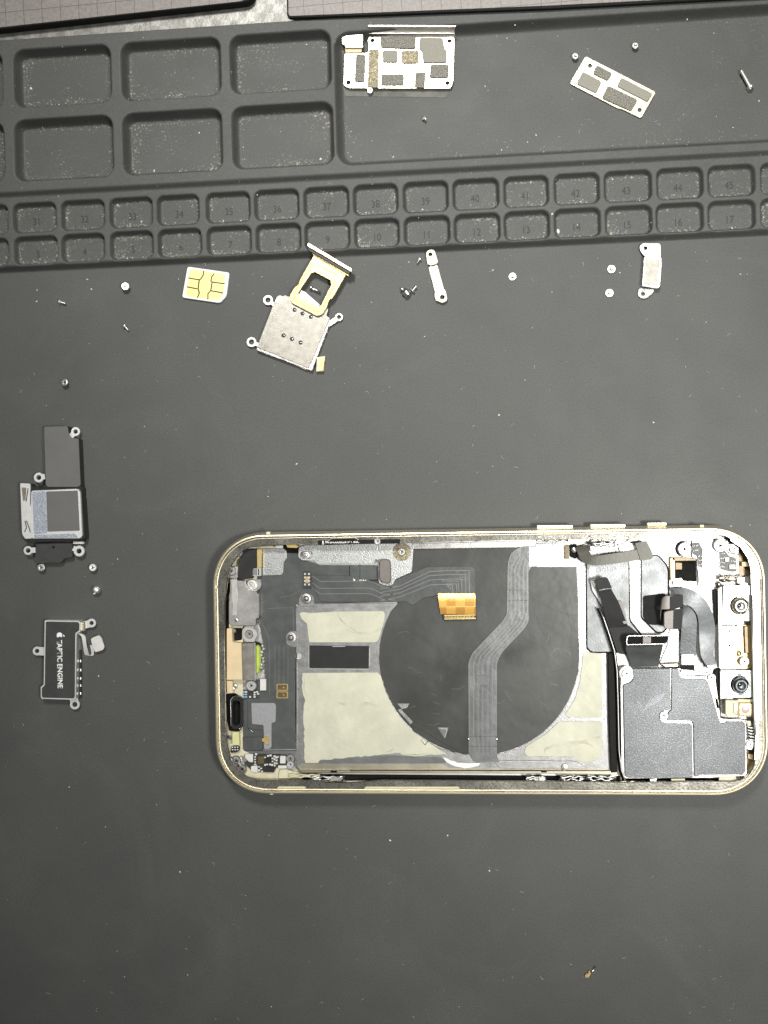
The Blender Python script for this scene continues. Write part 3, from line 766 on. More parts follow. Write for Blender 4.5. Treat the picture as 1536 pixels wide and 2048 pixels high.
# ------------------------------------------------------------------ tilted bronze plate
t = thing('foam_pad_plate', 'small tilted champagne-coloured plate with four grey pads and two ringed holes', 'shield cover', 1225, 175, Z0)
plate(t, 'plate', [(1171, 112), (1312, 184), (1282, 237), (1243, 218), (1236, 217), (1139, 167)], Z0+0.1, Z0+0.5, 'steel_warm', 5, [circ(1180, 131.5, 4, 14), circ(1279, 220, 4, 14)], bev=0.08)
line(t, 'folded_edge', [(1172, 116), (1143, 166)], 0.25, Z0+0.5, Z0+0.62, 'steel_sat')
for x, y in ((1180, 131.5), (1279, 220)):
    lathe(t, 'hole_ring', x, y, Z0+0.5, [(1.35, 0), (1.3, 0.12), (1.05, 0.12), (1.0, 0)], 'steel_sat', 24, caps=False)
for p, m in (([(1194, 130), (1224, 146), (1215, 161), (1186, 147)], 'foam'), ([(1166, 143), (1203, 163), (1192, 186), (1153, 167)], 'foam_plain'),
             ([(1243, 155), (1305, 187), (1295, 203), (1234, 172)], 'foam_plain'), ([(1216, 171), (1275, 199), (1262, 222), (1204, 196)], 'foam')):
    plate(t, 'foam_pad', p, Z0+0.5, Z0+0.85, m, 4, bev=0.1)

# ------------------------------------------------------------------ loudspeaker module
t = thing('loudspeaker_module', 'tall grey and steel loudspeaker module with four round screw tabs at the left edge', 'loudspeaker', 110, 990, 0)
plate(t, 'upper_housing', [(88, 855), (92, 852), (136, 852), (139, 877), (158, 877), (162, 972), (165, 978), (165, 1085), (95, 1000), (90, 975)], 0.0, 2.9, 'black', 3, bev=0.2)
plate(t, 'grey_cover', [(88, 856), (91, 853), (135, 852), (137, 868), (143, 876), (157, 877), (161, 970), (156, 974), (94, 974), (91, 968)], 2.9, 3.2, 'cover_grey', 4, bev=0.15)
plate(t, 'lower_housing', [(41, 968), (62, 967), (64, 973), (162, 976), (166, 1000), (171, 1078), (150, 1082), (60, 1086), (46, 1080)], 0.0, 3.0, 'black', 4, bev=0.3)
plate(t, 'steel_cup', [(62, 981), (155, 977), (161, 983), (165, 1072), (160, 1077), (64, 1078), (60, 1070)], 3.0, 3.5, 'tab', 5, bev=0.35)
plate(t, 'granular_strip', [(64, 984), (91, 982), (95, 1066), (68, 1069)], 3.5, 3.56, 'blue_grain', 2, bev=0.03)
plate(t, 'grey_cushion', [(92, 983), (155, 981), (159, 1061), (95, 1063)], 3.5, 3.75, 'cover_grey', 2, bev=0.05)
plate(t, 'lower_rim', [(68, 1070), (150, 1067), (156, 1075), (68, 1077)], 3.5, 3.58, 'blue_grain', 2, bev=0.03)
plate(t, 'side_bracket', [(40, 966), (61, 967), (60, 1005), (65, 1040), (65, 1077), (50, 1078), (44, 1068)], 3.0, 3.3, 'tab', 3, bev=0.1)
lines(t, 'spring_slit', [[(56, 977), (54, 990), (52, 1003)], [(50, 1042), (53, 1055), (49, 1064)], [(53, 1042), (58, 1055), (61, 1066)]], 0.2, 3.3, 3.34, 'groove')
plate(t, 'contact_spring', [(43, 975), (53, 975), (51, 1000), (46, 1002)], 3.3, 3.4, 'steel_warm', 2)
plate(t, 'lower_tongue', [(71, 1086), (145, 1086), (145, 1115), (128, 1118), (122, 1126), (72, 1127), (69, 1122)], 0.2, 2.0, 'soft_black', 3, bev=0.25)
lathe(t, 'tongue_hole', 107, 1094, 2.0, [(0.35, 0), (0.3, 0.02), (0.02, 0.02)], 'dark', 12)
for cx, cy, tx, ty, ro, ri in ((151, 863, 141, 874, 9, 4.3), (77.5, 955, 90, 953, 10, 4.8), (56, 1101, 71, 1100, 9, 4.6), (158, 1102, 146, 1096, 11, 5)):
    ear(t, cx, cy, tx, ty, ro, ri, 1.6, 2.05, 'tab', 11, 'screw_tab')
box(t, 'clip', 146, 1083, 168, 1088, 1.4, 1.9, 'tab', 1)
# ------------------------------------------------------------------ vibration motor
t = thing('vibration_motor', 'black oblong vibration motor edged in silver with white lettering, lower left', 'vibration motor', 122, 1320, 0)
outl = [(89, 1240), (158, 1241), (161, 1245), (161, 1263), (153, 1268), (152, 1397), (149, 1400), (83, 1398), (81, 1394), (81, 1373), (87, 1370), (88, 1300)]
plate(t, 'steel_case', outl, 0.0, 2.7, 'tab', 3, bev=0.15)
plate(t, 'black_top', [(91.5, 1243), (156, 1244), (158.5, 1247), (158.5, 1261), (150.5, 1266), (149.5, 1394), (147, 1397), (85, 1395.5), (83.5, 1392), (83.5, 1376), (89.5, 1371), (90.5, 1300)], 2.7, 2.76, 'soft_black', 3, bev=0.04)
text(t, 'printed_text', 'TAPTIC ENGINE', 119, 1328.5, 2.76, 1.95, R(-89), 'paint', 0.02, 0.035, 0.955, kern=((0, -9), (2, -2), (6, -10)))
# the fruit emblem: body with a bite, and a leaf
em = []
for k in range(28):
    a = 2*math.pi*k/28           # local: right = +x (towards the lettering's baseline start), up = +y
    x, y = 4.6*math.cos(a), 5.0*math.sin(a)
    if y > 3.5: y -= 0.9*(1-min(1, abs(x)/2.2))
    if y < -3.5: y += 0.6*(1-min(1, abs(x)/1.6))
    if x > 2.5 and abs(y-0.6) < 2.6: x = 3.9-1.6*math.sqrt(max(0, 1-((y-0.6)/2.6)**2))
    em.append((119.0+y*1.2, 1270.5+x*1.2))      # lettering runs down the picture, its top faces right
plate(t, 'emblem', em, 2.76, 2.78, 'paint', 0, bev=0.004)
plate(t, 'emblem_leaf', [(125.6, 1269.5), (128.0, 1269.8), (130.0, 1273.5), (127, 1273.2)], 2.76, 2.78, 'paint', 0.6, bev=0.004)
ear(t, 183, 1246, 163, 1252, 9, 4, 1.0, 1.4, 'tab', 15, 'screw_tab')
ear(t, 74, 1302, 89, 1303, 9, 4.2, 1.0, 1.4, 'tab', 17, 'screw_tab')
ear(t, 149.5, 1409, 147, 1397, 10, 5, 1.0, 1.4, 'tab', 17, 'screw_tab')
box(t, 'hinge_bead', 162, 1244, 171, 1262, 0.9, 1.7, 'steel_warm', 1)
ribbon(t, 'flex_tail', [(156, 1267, 1.6, 160, 1266, 1.6), (163, 1274, 1.9, 170, 1272, 1.9), (166, 1290, 1.8, 173, 1290, 1.8), (169, 1308, 0.5, 178, 1309, 0.5), (176, 1311, 0.12, 182, 1311, 0.12), (183, 1307, 0.5, 188, 1309, 0.5), (180, 1290, 1.2, 187, 1290, 1.2)], 'ceramic', 0.12)
plate(t, 'connector_pad', [(181, 1277), (198, 1270), (203, 1276), (209, 1294), (206, 1300), (190, 1305), (184, 1290)], 1.2, 1.5, 'ceramic', 4, bev=0.08)
for y in (1322, 1340, 1357, 1371, 1387):
    box(t, 'side_weld', 160, y-2.5, 162.4, y+2.5, 0.3, 0.6, 'tab', 0.6)
plate(t, 'side_wall', [(152, 1300), (163, 1300), (163, 1395), (151, 1398)], 0.0, 0.5, 'black_matt', 1)

# ================================================================== the opened phone
P = thing('smartphone', 'opened smartphone with polished gold frame, bare battery bay, black coil sheet and camera modules', 'phone', 985, 1320, 0)
PA = R(1.0)
def pl(px, py, z):
    x, y, _ = W(px, py, z)
    return (x*math.cos(PA)+y*math.sin(PA), -x*math.sin(PA)+y*math.cos(PA))
PX0, PX1 = pl(428.5, 1300, 4)[0], pl(1534, 1340, 4)[0]
PY1, PY0 = pl(980, 1057, 5)[1], pl(980, 1589, 4)[1]
def rr(ins, rad=14.3, n=14):
    x0, x1, y0, y1 = PX0+ins, PX1-ins, PY0+ins, PY1-ins
    r = max(1.0, rad-ins); out = []
    for cx, cy, a0 in ((x1-r, y1-r, 0), (x0+r, y1-r, 90), (x0+r, y0+r, 180), (x1-r, y0+r, 270)):
        for i in range(n+1):
            a = R(a0+90*i/n)
            ex = 0.94
            c, s = math.cos(a), math.sin(a)
            x = cx+r*math.copysign(abs(c)**ex, c); y = cy+r*math.copysign(abs(s)**ex, s)
            out.append((x*math.cos(PA)-y*math.sin(PA), x*math.sin(PA)+y*math.cos(PA)))
    return out
prof = [(2.4, 0.05), (1.3, 0.25), (0.65, 0.8), (0.22, 1.8), (0.02, 3.0), (0.0, 3.8), (0.10, 4.8), (0.36, 5.8), (0.52, 6.3), (0.60, 6.6), (0.68, 6.80), (0.78, 6.90), (1.12, 6.9), (1.20, 6.8), (1.26, 6.1), (1.5, 5.6), (2.2, 5.5), (2.3, 0.4)]
V, Fc = [], []
nR = len(rr(0))
for ins, z in prof: V += [(x, y, z) for x, y in rr(ins)]
for k in range(len(prof)):
    k2 = (k+1) % len(prof)
    for i in range(nR):
        j = (i+1) % nR
        Fc.append((k*nR+i, k2*nR+i, k2*nR+j, k*nR+j))
fr = obj('outer_frame', V, Fc, 'frame_gold', P, True)
fr.data.set_sharp_from_angle(angle=R(50))
fr.data.flip_normals() if fr.data.polygons[0].normal.z > 0.5 else None
prism_mm('back_glass', [rr(1.2)], 0.05, 0.8, 'black', P, 0.1)
prism_mm('inner_floor', [rr(2.45)], 0.8, 1.6, 'steel', P, 0.02)
hole = rounded([(450, 1200), (453, 1165), (461, 1133), (479, 1106), (500, 1094), (540, 1090), (600, 1089), (640, 1087), (740, 1085), (757, 1078), (764, 1085), (790, 1087), (900, 1083), (1040, 1080), (1150, 1079), (1300, 1079), (1390, 1076), (1430, 1068), (1452, 1072), (1478, 1088), (1492, 1108), (1501, 1135), (1503, 1200), (1508, 1300), (1511, 1420), (1513, 1500), (1508, 1535), (1494, 1555), (1470, 1563), (1380, 1563), (1290, 1564), (1240, 1565), (1150, 1563), (960, 1562), (760, 1561), (700, 1566), (650, 1566), (640, 1561), (560, 1561), (520, 1561), (495, 1556), (478, 1541), (462, 1521), (454, 1490), (451, 1400), (449, 1300)], 6, 3)
ledge_hole = [W(x, y, 6.0)[:2] for x, y in hole]
prism_mm('adhesive_ledge', [rr(1.30), ledge_hole], 5.0, 6.05, 'adhesive_black', P, 0.12)
tube(P, 'inner_ring', [(x, y, 6.10) for x, y in rr(1.62)+rr(1.62)[:1]], 0.16, 'frame_gold', 6)
# the bright inner lip of the ledge
def wire(name, pts, z, rad, mat, sub=1):
    return tube(P, name, [W(x, y, z) for x, y in pts], rad, mat, 6)
wire('inner_lip', [(1503, 1190), (1506, 1300), (1508, 1400), (1511, 1470)], 6.0, 0.35, 'steel')
wire('inner_lip', [(449.5, 1200), (449, 1300), (451, 1400), (453, 1480)], 6.0, 0.13, 'steel_warm')
line(P, 'inner_band', [(1462, 1078), (1484, 1093), (1499, 1116), (1505, 1140), (1507, 1200), (1509, 1300), (1512, 1400), (1514, 1470), (1512, 1520)], 0.8, 6.05, 6.2, 'steel_sat')
for x0, x1, y in ((1073, 1147, 1052.5), (1180, 1252, 1050.5), (1294, 1334, 1047.5)):
    plate(P, 'side_button', [(x0, y-3.0), (x1, y-3.6), (x1, y+4), (x0, y+4.5)], 2.6, 4.6, 'frame_gold', 2, bev=0.5)
for x, y, w, h in ((536, 1066, 7, 5), (431.5, 1174, 6, 8), (543, 1587, 7, 5), (1417, 1588, 8, 6), (1534, 1480, 5, 12), (1404, 1052, 8, 5)):
    box(P, 'antenna_line', x-w/2, y-h/2, x+w/2, y+h/2, 4.8, 6.6, 'tan_light', 1.0, 0.1)
for x0, x1, y, in ((557, 613, 1576), (731, 920, 1576.5), (1010, 1150, 1065)):
    plate(P, 'gasket_strip', [(x0, y-3), (x1-4, y-3), (x1, y+1.5), (x0-4, y+1.5)], 6.0, 6.5, 'tan_light', 1.5, bev=0.1)
plate(P, 'ledge_notch', [(655, 1084), (663, 1078), (668, 1076.5), (710, 1075.5), (714, 1077), (720, 1082)], 6.05, 6.2, 'edge_black', 1, bev=0.02)
line(P, 'notch_edge', [(656, 1082), (663, 1077), (710, 1075.5), (717, 1080)], 0.22, 6.1, 6.3, 'steel_warm')
plate(P, 'print_strip', [(636, 1081), (800, 1078), (800, 1087), (636, 1089.5)], 6.05, 6.12, 'edge_black', 1, bev=0.02)
text(P, 'printed_text', '\u25ae/W84000BG81PT.80L', 680, 1084.3, 6.12, 0.98, R(1.2), 'paint', 0.02, 0.02, 1.02)

# ---- battery tray, coil sheet, adhesive
plate(P, 'battery_tray', [(592, 1216), (598, 1207), (805, 1206), (826, 1140), (826, 1088), (1150, 1081), (1168, 1081), (1168, 1306), (1214, 1306), (1216, 1400), (1219, 1546), (598, 1546), (592, 1530)], 1.6, 2.2, 'tray', 4, [circ(597.5, 1312, 7, 14)], bev=0.08)
plate(P, 'upper_rail', [(826, 1087), (1072, 1082), (1072, 1093), (826, 1098)], 2.2, 2.5, 'steel_white', 1)
plate(P, 'tray_glare', [(1156, 1133), (1170, 1132), (1172, 1305), (1158, 1305)], 2.2, 2.45, 'steel_white', 1)  # brighter plate paints the glare on this strip of tray metal
cc = [(958.5+200*math.cos(R(a)), 1311+199*math.sin(R(a))) for a in range(2, 181, 4)]
coil = [(826, 1098), (1048, 1095), (1062, 1133), (1153, 1134), (1156, 1200), (1156.5, 1275), (1159, 1290)]+cc+[(760, 1290), (764, 1270), (772, 1245), (783, 1222), (792, 1212), (797, 1206), (824, 1146)]
plate(P, 'coil_sheet', coil, 2.2, 2.7, 'graphite', 0, bev=0.1)
wire('coil_rim', [(958.5+200*math.cos(R(a)), 1311+199.5*math.sin(R(a))) for a in range(8, 84, 4)], 2.45, 0.12, 'steel')
wire('coil_rim', [(958.5+200*math.cos(R(a)), 1311+199.5*math.sin(R(a))) for a in range(97, 172, 4)], 2.45, 0.12, 'steel')
# creases pressed in the sheet
def crease_set(n, name, w, mat):
    L = []
    for k in range(n):
        a = random.uniform(0, 2*math.pi); r = 175*math.sqrt(random.random())
        x, y = 958+r*math.cos(a), 1311+r*math.sin(a)
        if 925 < x < 1065 and y < 1340 or 930 < x < 1000: continue
        d = random.uniform(0, math.pi); pts = []
        for q in range(random.randint(3, 6)):
            pts.append((x, y)); d += random.uniform(-0.6, 0.6); st = random.uniform(3, 9)
            x += st*math.cos(d); y += st*math.sin(d)
        L.append(pts)
    return lines(P, name, L, w, 2.66, 2.725, mat)
M['crease'] = material('soft_crease', (0.028, 0.028, 0.026), 0.5, 0)
M['scratch'] = material('pale_scratch', (0.15, 0.15, 0.14), 0.38, 0.3, 0.1)
crease_set(26, 'scratches', 0.07, 'scratch')
lines(P, 'creases', [[(1063, 1195), (1080, 1206), (1105, 1218), (1130, 1228), (1155, 1232)], [(1066, 1215), (1074, 1240), (1082, 1258), (1090, 1272)], [(820, 1350), (823, 1375), (818, 1400)], [(775, 1368), (790, 1402), (800, 1415)], [(825, 1445), (860, 1452), (885, 1452), (905, 1447)], [(905, 1448), (925, 1444), (935, 1438)], [(862, 1475), (850, 1490), (842, 1480)], [(1135, 1225), (1143, 1260), (1142, 1290), (1148, 1330)], [(1100, 1345), (1125, 1338), (1150, 1333)], [(1065, 1400), (1085, 1408), (1095, 1430)]], 0.07, 2.66, 2.71, 'crease')
plate(P, 'torn_flap', [(794, 1407), (819, 1407), (814, 1416), (804, 1418)], 2.7, 2.8, 'tray', 0.5)
plate(P, 'torn_flap', [(875, 1455), (897, 1455), (890, 1477)], 2.7, 2.8, 'tray', 0.5)
plate(P, 'torn_flap', [(877, 1457), (893, 1460), (889, 1474)], 2.8, 2.84, 'scratch', 0.5)
plate(P, 'peeled_edge', [(795, 1420), (801, 1417), (826, 1444), (821, 1449)], 2.7, 2.85, 'tray', 1)
plate(P, 'lifted_edge', [(822, 1450), (848, 1463), (890, 1488), (930, 1508), (905, 1504), (860, 1484), (826, 1462)], 2.7, 2.95, 'graphite', 2, bev=0.1)

def jag(pts, amp=1.6, step=7):
    out = []
    for i in range(len(pts)-1):
        a, b = Vector(pts[i]), Vector(pts[i+1]); n = max(1, int((b-a).length/step))
        for k in range(n):
            q = a.lerp(b, k/n)
            out.append((q.x+random.uniform(-amp, amp), q.y+random.uniform(-amp, amp)))
    out.append(pts[-1])
    return out
plate(P, 'adhesive_patch', [(598, 1226), (606, 1224), (620, 1226), (672, 1223), (765, 1222), (770, 1226), (768, 1245), (757, 1280), (752, 1285), (618, 1285), (615, 1262), (614, 1248), (603, 1238)], 2.2, 2.45, 'cream', 3, bev=0.08)
p2 = [(604, 1346), (755, 1345), (762, 1352), (772, 1385), (790, 1418), (815, 1450), (845, 1477), (880, 1500), (893, 1508)]+jag([(893, 1508), (850, 1510), (790, 1506), (778, 1508), (700, 1515), (640, 1520)], 1.4)+[(636, 1526), (610, 1526)]+jag([(609, 1524), (608, 1450), (606, 1420), (610, 1400), (604, 1380), (605, 1348)], 1.6)
plate(P, 'adhesive_patch', p2, 2.2, 2.45, 'cream', 0, bev=0.06)
plate(P, 'adhesive_patch', [(1166, 1304), (1204, 1307), (1204, 1435), (1137, 1435), (1130, 1429), (1150, 1398), (1160, 1362), (1164, 1330)], 2.2, 2.45, 'cream', 4, bev=0.08)
plate(P, 'adhesive_patch', [(1118, 1443), (1204, 1443), (1205, 1510), (1196, 1516), (1186, 1524), (1163, 1524), (1156, 1522), (1144, 1513), (1055, 1513), (1048, 1505), (1052, 1493), (1092, 1468)], 2.2, 2.45, 'cream', 5, bev=0.08)
# curled folds where the adhesive was pulled
M['cream_fold'] = material('folded_adhesive', (0.52, 0.52, 0.41), 0.45, 0, 0.06)
for pts in ([(676, 1226), (682, 1240), (697, 1251), (712, 1263)], [(700, 1262), (722, 1266), (745, 1264), (762, 1256)], [(612, 1350), (608, 1375), (612, 1392)], [(770, 1507), (784, 1502), (788, 1495)],
            [(800, 1506), (830, 1511), (860, 1507)], [(1090, 1506), (1092, 1498), (1120, 1488), (1165, 1484), (1190, 1495)], [(1140, 1491), (1165, 1484), (1180, 1480), (1200, 1474)], [(676, 1404), (686, 1408), (697, 1405)], [(720, 1410), (735, 1406), (757, 1412)]):
    ribbon(P, 'adhesive_fold', [(x, y-1.8, 2.48+0.2*(i % 2), x+1, y+2.0, 2.50) for i, (x, y) in enumerate(pts)], 'cream_fold', 0.06, 3)
plate(P, 'white_scrap', jag([(884, 1513), (893, 1517), (915, 1526), (940, 1527), (961, 1526)], 0.8)+jag([(957, 1533), (930, 1537), (910, 1533), (893, 1524), (884, 1513)], 0.8), 2.35, 2.6, 'white', 0, bev=0.05)
plate(P, 'black_window', [(619, 1291), (738, 1292), (737, 1337), (619, 1336)], 2.2, 2.32, 'black_matt', 1, bev=0.03)
lines(P, 'window_trim', [[(617.5, 1292), (617.5, 1336)], [(617, 1337.5), (738, 1338.5)], [(739, 1296), (739, 1332)], [(665, 1293), (690, 1293)]], 0.14, 2.3, 2.4, 'steel')
line(P, 'tray_edge', [(593.5, 1325), (594.5, 1400), (595, 1500)], 0.22, 2.2, 2.4, 'steel_white')
plate(P, 'torn_residue', jag([(640, 1521), (700, 1516), (780, 1511), (880, 1514)], 0.8)+[(895, 1524), (870, 1530), (637, 1530)], 2.2, 2.27, 'flex_light', 0, bev=0.02)

# ---- lower flex board
plate(P, 'lower_flex_board', [(510, 1100), (527, 1096), (597, 1094), (600, 1118), (626, 1125), (640, 1131), (760, 1131), (790, 1160), (800, 1204), (592, 1208), (590, 1508), (484, 1508), (482, 1440), (500, 1362), (530, 1358), (527, 1290), (517, 1240), (514, 1180)], 1.6, 2.45, 'flex', 3, bev=0.06)
plate(P, 'battery_flex', [(620, 1150), (700, 1152), (766, 1170), (783, 1170), (789, 1160), (855, 1134), (944, 1133), (950, 1138), (951, 1189), (877, 1189), (846, 1196), (826, 1211), (812, 1203), (740, 1204), (640, 1203)], 2.75, 2.95, 'flex', 5, bev=0.05)
tr = []
for k, (dx, dy) in enumerate(((0, 0), (7, 8), (15, 17), (25, 27))):
    tr.append([(760, 1178+dy*0.9), (800, 1172+dy*0.8), (860, 1143+dy), (900, 1141+dy), (938-dx, 1141+dy), (939-dx, 1186)])
tr += [[(892, 1170), (905, 1170), (906, 1186)], [(884, 1162), (916, 1162), (918, 1184)]]
for dy in (0, 14, 25): tr.append([(625, 1152+dy), (640, 1163+dy), (735, 1162+dy), (750, 1166+dy), (765, 1174+dy), (790, 1175+dy)])
lines(P, 'flex_traces', tr, 0.16, 2.92, 3.0, 'trace_and_highlight')
lines(P, 'flex_vias', [[(920+4*(k % 3), 1149+5*(k//3)), (921.5+4*(k % 3), 1150+5*(k//3))] for k in range(9)]+[[(896, 1172), (897, 1174)], [(900, 1176), (901, 1178)]], 0.25, 2.92, 3.0, 'trace_and_highlight')
tr2 = [[(540+dx, 1290), (540+dx, 1380)] for dx in (10, 18, 28, 36)]+[[(530, 1258), (537, 1275), (539, 1300), (539, 1390)], [(535, 1217), (586, 1215)], [(517, 1240), (530, 1258)], [(560, 1195), (585, 1190), (600, 1180)], [(586, 1216), (587, 1260)]]
lines(P, 'board_traces', tr2, 0.12, 2.43, 2.5, 'flex_light')
ribbon(P, 'amber_flex', [(876, 1187, 3.0, 950, 1187, 3.0), (877, 1200, 3.5, 951, 1200, 3.5), (879, 1215, 3.6, 951, 1214, 3.6), (881, 1229, 3.2, 952, 1228, 3.2)], 'amber', 0.12)
lines(P, 'amber_traces', [[(877, 1202), (951, 1202)], [(878, 1214), (951, 1213)]], 0.1, 3.55, 3.66, 'gold')
plate(P, 'battery_connector', [(884, 1228), (952, 1228), (954, 1240), (887, 1241)], 2.75, 3.35, 'black', 1)
lines(P, 'connector_pins', [[(889, 1231), (950, 1230)], [(889, 1238), (951, 1237)]]+[[(890+3*k, 1233.5), (891+3*k, 1235)] for k in range(20)], 0.22, 3.3, 3.45, 'gold')
wire('seam', [(720, 1129), (720, 1204)], 2.5, 0.09, 'steel_white')
wire('seam', [(699, 1131), (700, 1204)], 2.46, 0.09, 'edge_black')
for q in range(1): pass
box(P, 'board_connector', 606, 1143, 622, 1176, 2.45, 2.9, 'pcb', 2)
for yy in (1148, 1155, 1162, 1169):
    box(P, 'connector_pin', 608, yy-2, 612, yy+2, 2.9, 3.0, 'solder', 0.5, 0.02)
    box(P, 'connector_pin', 616, yy-2, 620, yy+2, 2.9, 3.0, 'solder', 0.5, 0.02)
box(P, 'gold_contact', 611, 1153, 618, 1166, 2.9, 2.98, 'gold', 1, 0.02)

# ---- upper left bracket
plate(P, 'antenna_bracket', [(597, 1095), (612, 1090), (640, 1090), (780, 1086), (800, 1083), (818, 1082), (827, 1090), (827, 1100), (824, 1144), (790, 1159), (787, 1168), (780, 1172), (766, 1171), (757, 1165), (756, 1120), (751, 1118), (749, 1128), (635, 1128), (628, 1121), (604, 1121), (596, 1114)], 2.5, 3.05, 'foil', 4, [rounded(rect(601, 1103, 625, 1117), 6, 4)], bev=0.12)
def screw(px, py, z, r, col='solder', name='screw', h=0.4, rc='dark'):
    o = lathe(P, name, px, py, z, [(r, 0), (r, h*0.6), (r*0.86, h), (r*0.45, h), (r*0.38, h*0.55), (0.02, h*0.5)], col, 22)
    lathe(o, 'drive_recess', px, py, z, [(r*0.34, h*0.58), (r*0.30, h*0.66), (r*0.05, h*0.66)], rc, 3)
def mount(px, py, r): # threaded boss seen in a slot
    lathe(P, 'threaded_boss', px, py, 2.3, [(r, 0), (r, 0.35), (r*0.62, 0.42), (r*0.5, 0.1), (r*0.34, 0.1), (r*0.3, 0.4), (0.02, 0.45)], 'steel_sat', 20)
mount(612, 1110, 0.95); mount(613, 1197, 1.25); mount(582, 1275, 1.35)
plate(P, 'tray_tab', [(597, 1212), (598, 1196), (604, 1188), (620, 1187), (628, 1194), (629, 1212)], 2.2, 2.55, 'tray', 4, [circ(613, 1197, 10.5, 16)], bev=0.06)
plate(P, 'tray_tab', [(594, 1262), (580, 1262), (571, 1272), (573, 1288), (582, 1294), (594, 1294)], 2.2, 2.55, 'tray', 4, [circ(582, 1276, 9.5, 16)], bev=0.06)
lathe(P, 'gold_washer', 803.5, 1103.5, 3.05, [(2.35, 0), (2.3, 0.2), (1.5, 0.26), (1.4, 0.12), (0.02, 0.12)], 'foam_gold', 30)
screw(803.5, 1103.5, 3.2, 1.05, 'steel_sat', h=0.5)
plate(P, 'cable_end', [(758, 1122), (764, 1118), (777, 1119), (781, 1124), (782, 1162), (778, 1168), (764, 1166), (758, 1158)], 3.05, 5.0, 'flex_brown', 5, bev=0.5)
tube(P, 'pin', [W(708, 1160, 2.9), W(757, 1161, 3.3)], 0.16, 'steel_white', 8)
lathe(P, 'pin_head', 708, 1160, 2.6, [(0.35, 0), (0.42, 0.25), (0.3, 0.5), (0.05, 0.55)], 'steel_white', 12)
screw(755, 1082.5, 5.9, 0.9, 'steel_sat', h=0.5)

# ---- left column
plate(P, 'plastic_frame', [(450, 1330), (450, 1200), (453, 1160), (461, 1133), (479, 1106), (500, 1094), (560, 1090), (566, 1097), (524, 1097), (514, 1110), (514, 1180), (486, 1200), (486, 1500), (500, 1508), (575, 1540), (600, 1546), (604, 1560), (540, 1561), (495, 1555), (478, 1540), (462, 1520), (455, 1490), (451, 1400)], 1.6, 2.8, 'tan_light', 3, bev=0.15)
plate(P, 'dark_gap', [(451, 1262), (458, 1262), (458, 1195), (463, 1160), (456, 1168), (451, 1200)], 2.8, 2.9, 'dark', 1)
plate(P, 'black_block', [(487, 1099), (513, 1098), (514, 1133), (505, 1137), (505, 1157), (478, 1160), (475, 1150), (477, 1122), (484, 1116)], 2.8, 4.6, 'black_matt', 2, bev=0.15)
plate(P, 'clip_plate', [(514, 1097), (523, 1097), (522, 1136), (514, 1136)], 2.6, 4.2, 'pale_gold', 1)
plate(P, 'contact_pair', [(504, 1136), (522, 1136), (522, 1152), (504, 1152)], 2.6, 4.0, 'steel', 1)
lines(P, 'contact_slit', [[(508, 1138), (508, 1150)], [(512, 1137), (512, 1150)], [(517, 1138), (517, 1150)]], 0.22, 3.98, 4.03, 'dark')
plate(P, 'silver_patch', [(526, 1098), (568, 1097), (573, 1102), (574, 1116), (568, 1123), (566, 1146), (562, 1150), (526, 1151)], 2.45, 2.7, 'foil', 3, bev=0.05)
screw(477.5, 1104.5, 4.0, 1.25, 'steel_sat'); screw(464, 1142, 4.0, 1.2, 'steel_sat')
plate(P, 'ground_tab', [(464, 1134), (476, 1132), (479, 1142), (476, 1156), (460, 1156), (456, 1146)], 3.6, 4.0, 'steel_sat', 3)
plate(P, 'earpiece_shield', [(460, 1157), (474, 1157), (476, 1160), (490, 1161), (491, 1171), (499, 1180), (513, 1181), (517, 1190), (517, 1234), (513, 1238), (512, 1252), (463, 1252), (457, 1246), (457, 1205), (459, 1195)], 2.8, 5.0, 'steel_sat', 3, bev=0.3)
line(P, 'shield_rib', [(490, 1161), (491, 1171), (498, 1180), (514, 1181)], 0.35, 4.9, 5.2, 'steel')
line(P, 'shield_edge', [(516, 1188), (516, 1236)], 0.35, 4.9, 5.15, 'steel_white')
plate(P, 'spring_strip', [(462, 1160), (472, 1160), (474, 1180), (475, 1195), (472, 1212), (472, 1231), (464, 1231), (466, 1210), (463, 1195), (464, 1178)], 5.0, 5.2, 'steel', 2)
lathe(P, 'rivet', 473, 1240, 5.0, [(0.5, 0), (0.4, 0.2), (0.1, 0.3)], 'steel_white', 14)
lathe(P, 'screw_boss', 504, 1170, 3.6, [(1.3, 0), (1.3, 0.5), (0.9, 0.55), (0.8, 0.2), (0.05, 0.25)], 'steel', 20)
plate(P, 'ear_plate', [(496, 1160), (522, 1158), (523, 1170), (520, 1178), (510, 1182), (499, 1178), (494, 1170)], 3.0, 3.6, 'steel_sat', 3)
plate(P, 'lower_bracket', [(490, 1252), (504, 1252), (505, 1256), (512, 1260), (516, 1270), (510, 1278), (509, 1284), (492, 1284), (485, 1276), (484, 1262)], 3.0, 3.9, 'steel', 3)
plate(P, 'black_cavity', [(466, 1256), (484, 1256), (484, 1280), (468, 1282), (464, 1270)], 2.8, 2.9, 'dark', 3)
lathe(P, 'white_bead', 469, 1262, 2.9, [(0.55, 0), (0.5, 0.5), (0.1, 0.8)], 'steel_white', 12)
screw(499, 1268, 3.9, 1.15, 'steel_sat')
plate(P, 'tan_block', [(453, 1257), (464, 1256), (465, 1284), (483, 1286), (485, 1360), (453, 1360)], 2.8, 5.0, 'tan', 2, bev=0.2)
plate(P, 'tan_foot', [(453, 1361), (465, 1361), (466, 1386), (454, 1386)], 2.8, 4.2, 'tan', 1)
plate(P, 'port_shield', [(484, 1287), (508, 1286), (509, 1361), (485, 1361)], 2.8, 5.1, 'steel_rough', 1.5, bev=0.15)
line(P, 'port_edge', [(509.5, 1286), (510, 1361)], 0.4, 4.6, 5.2, 'steel_white')
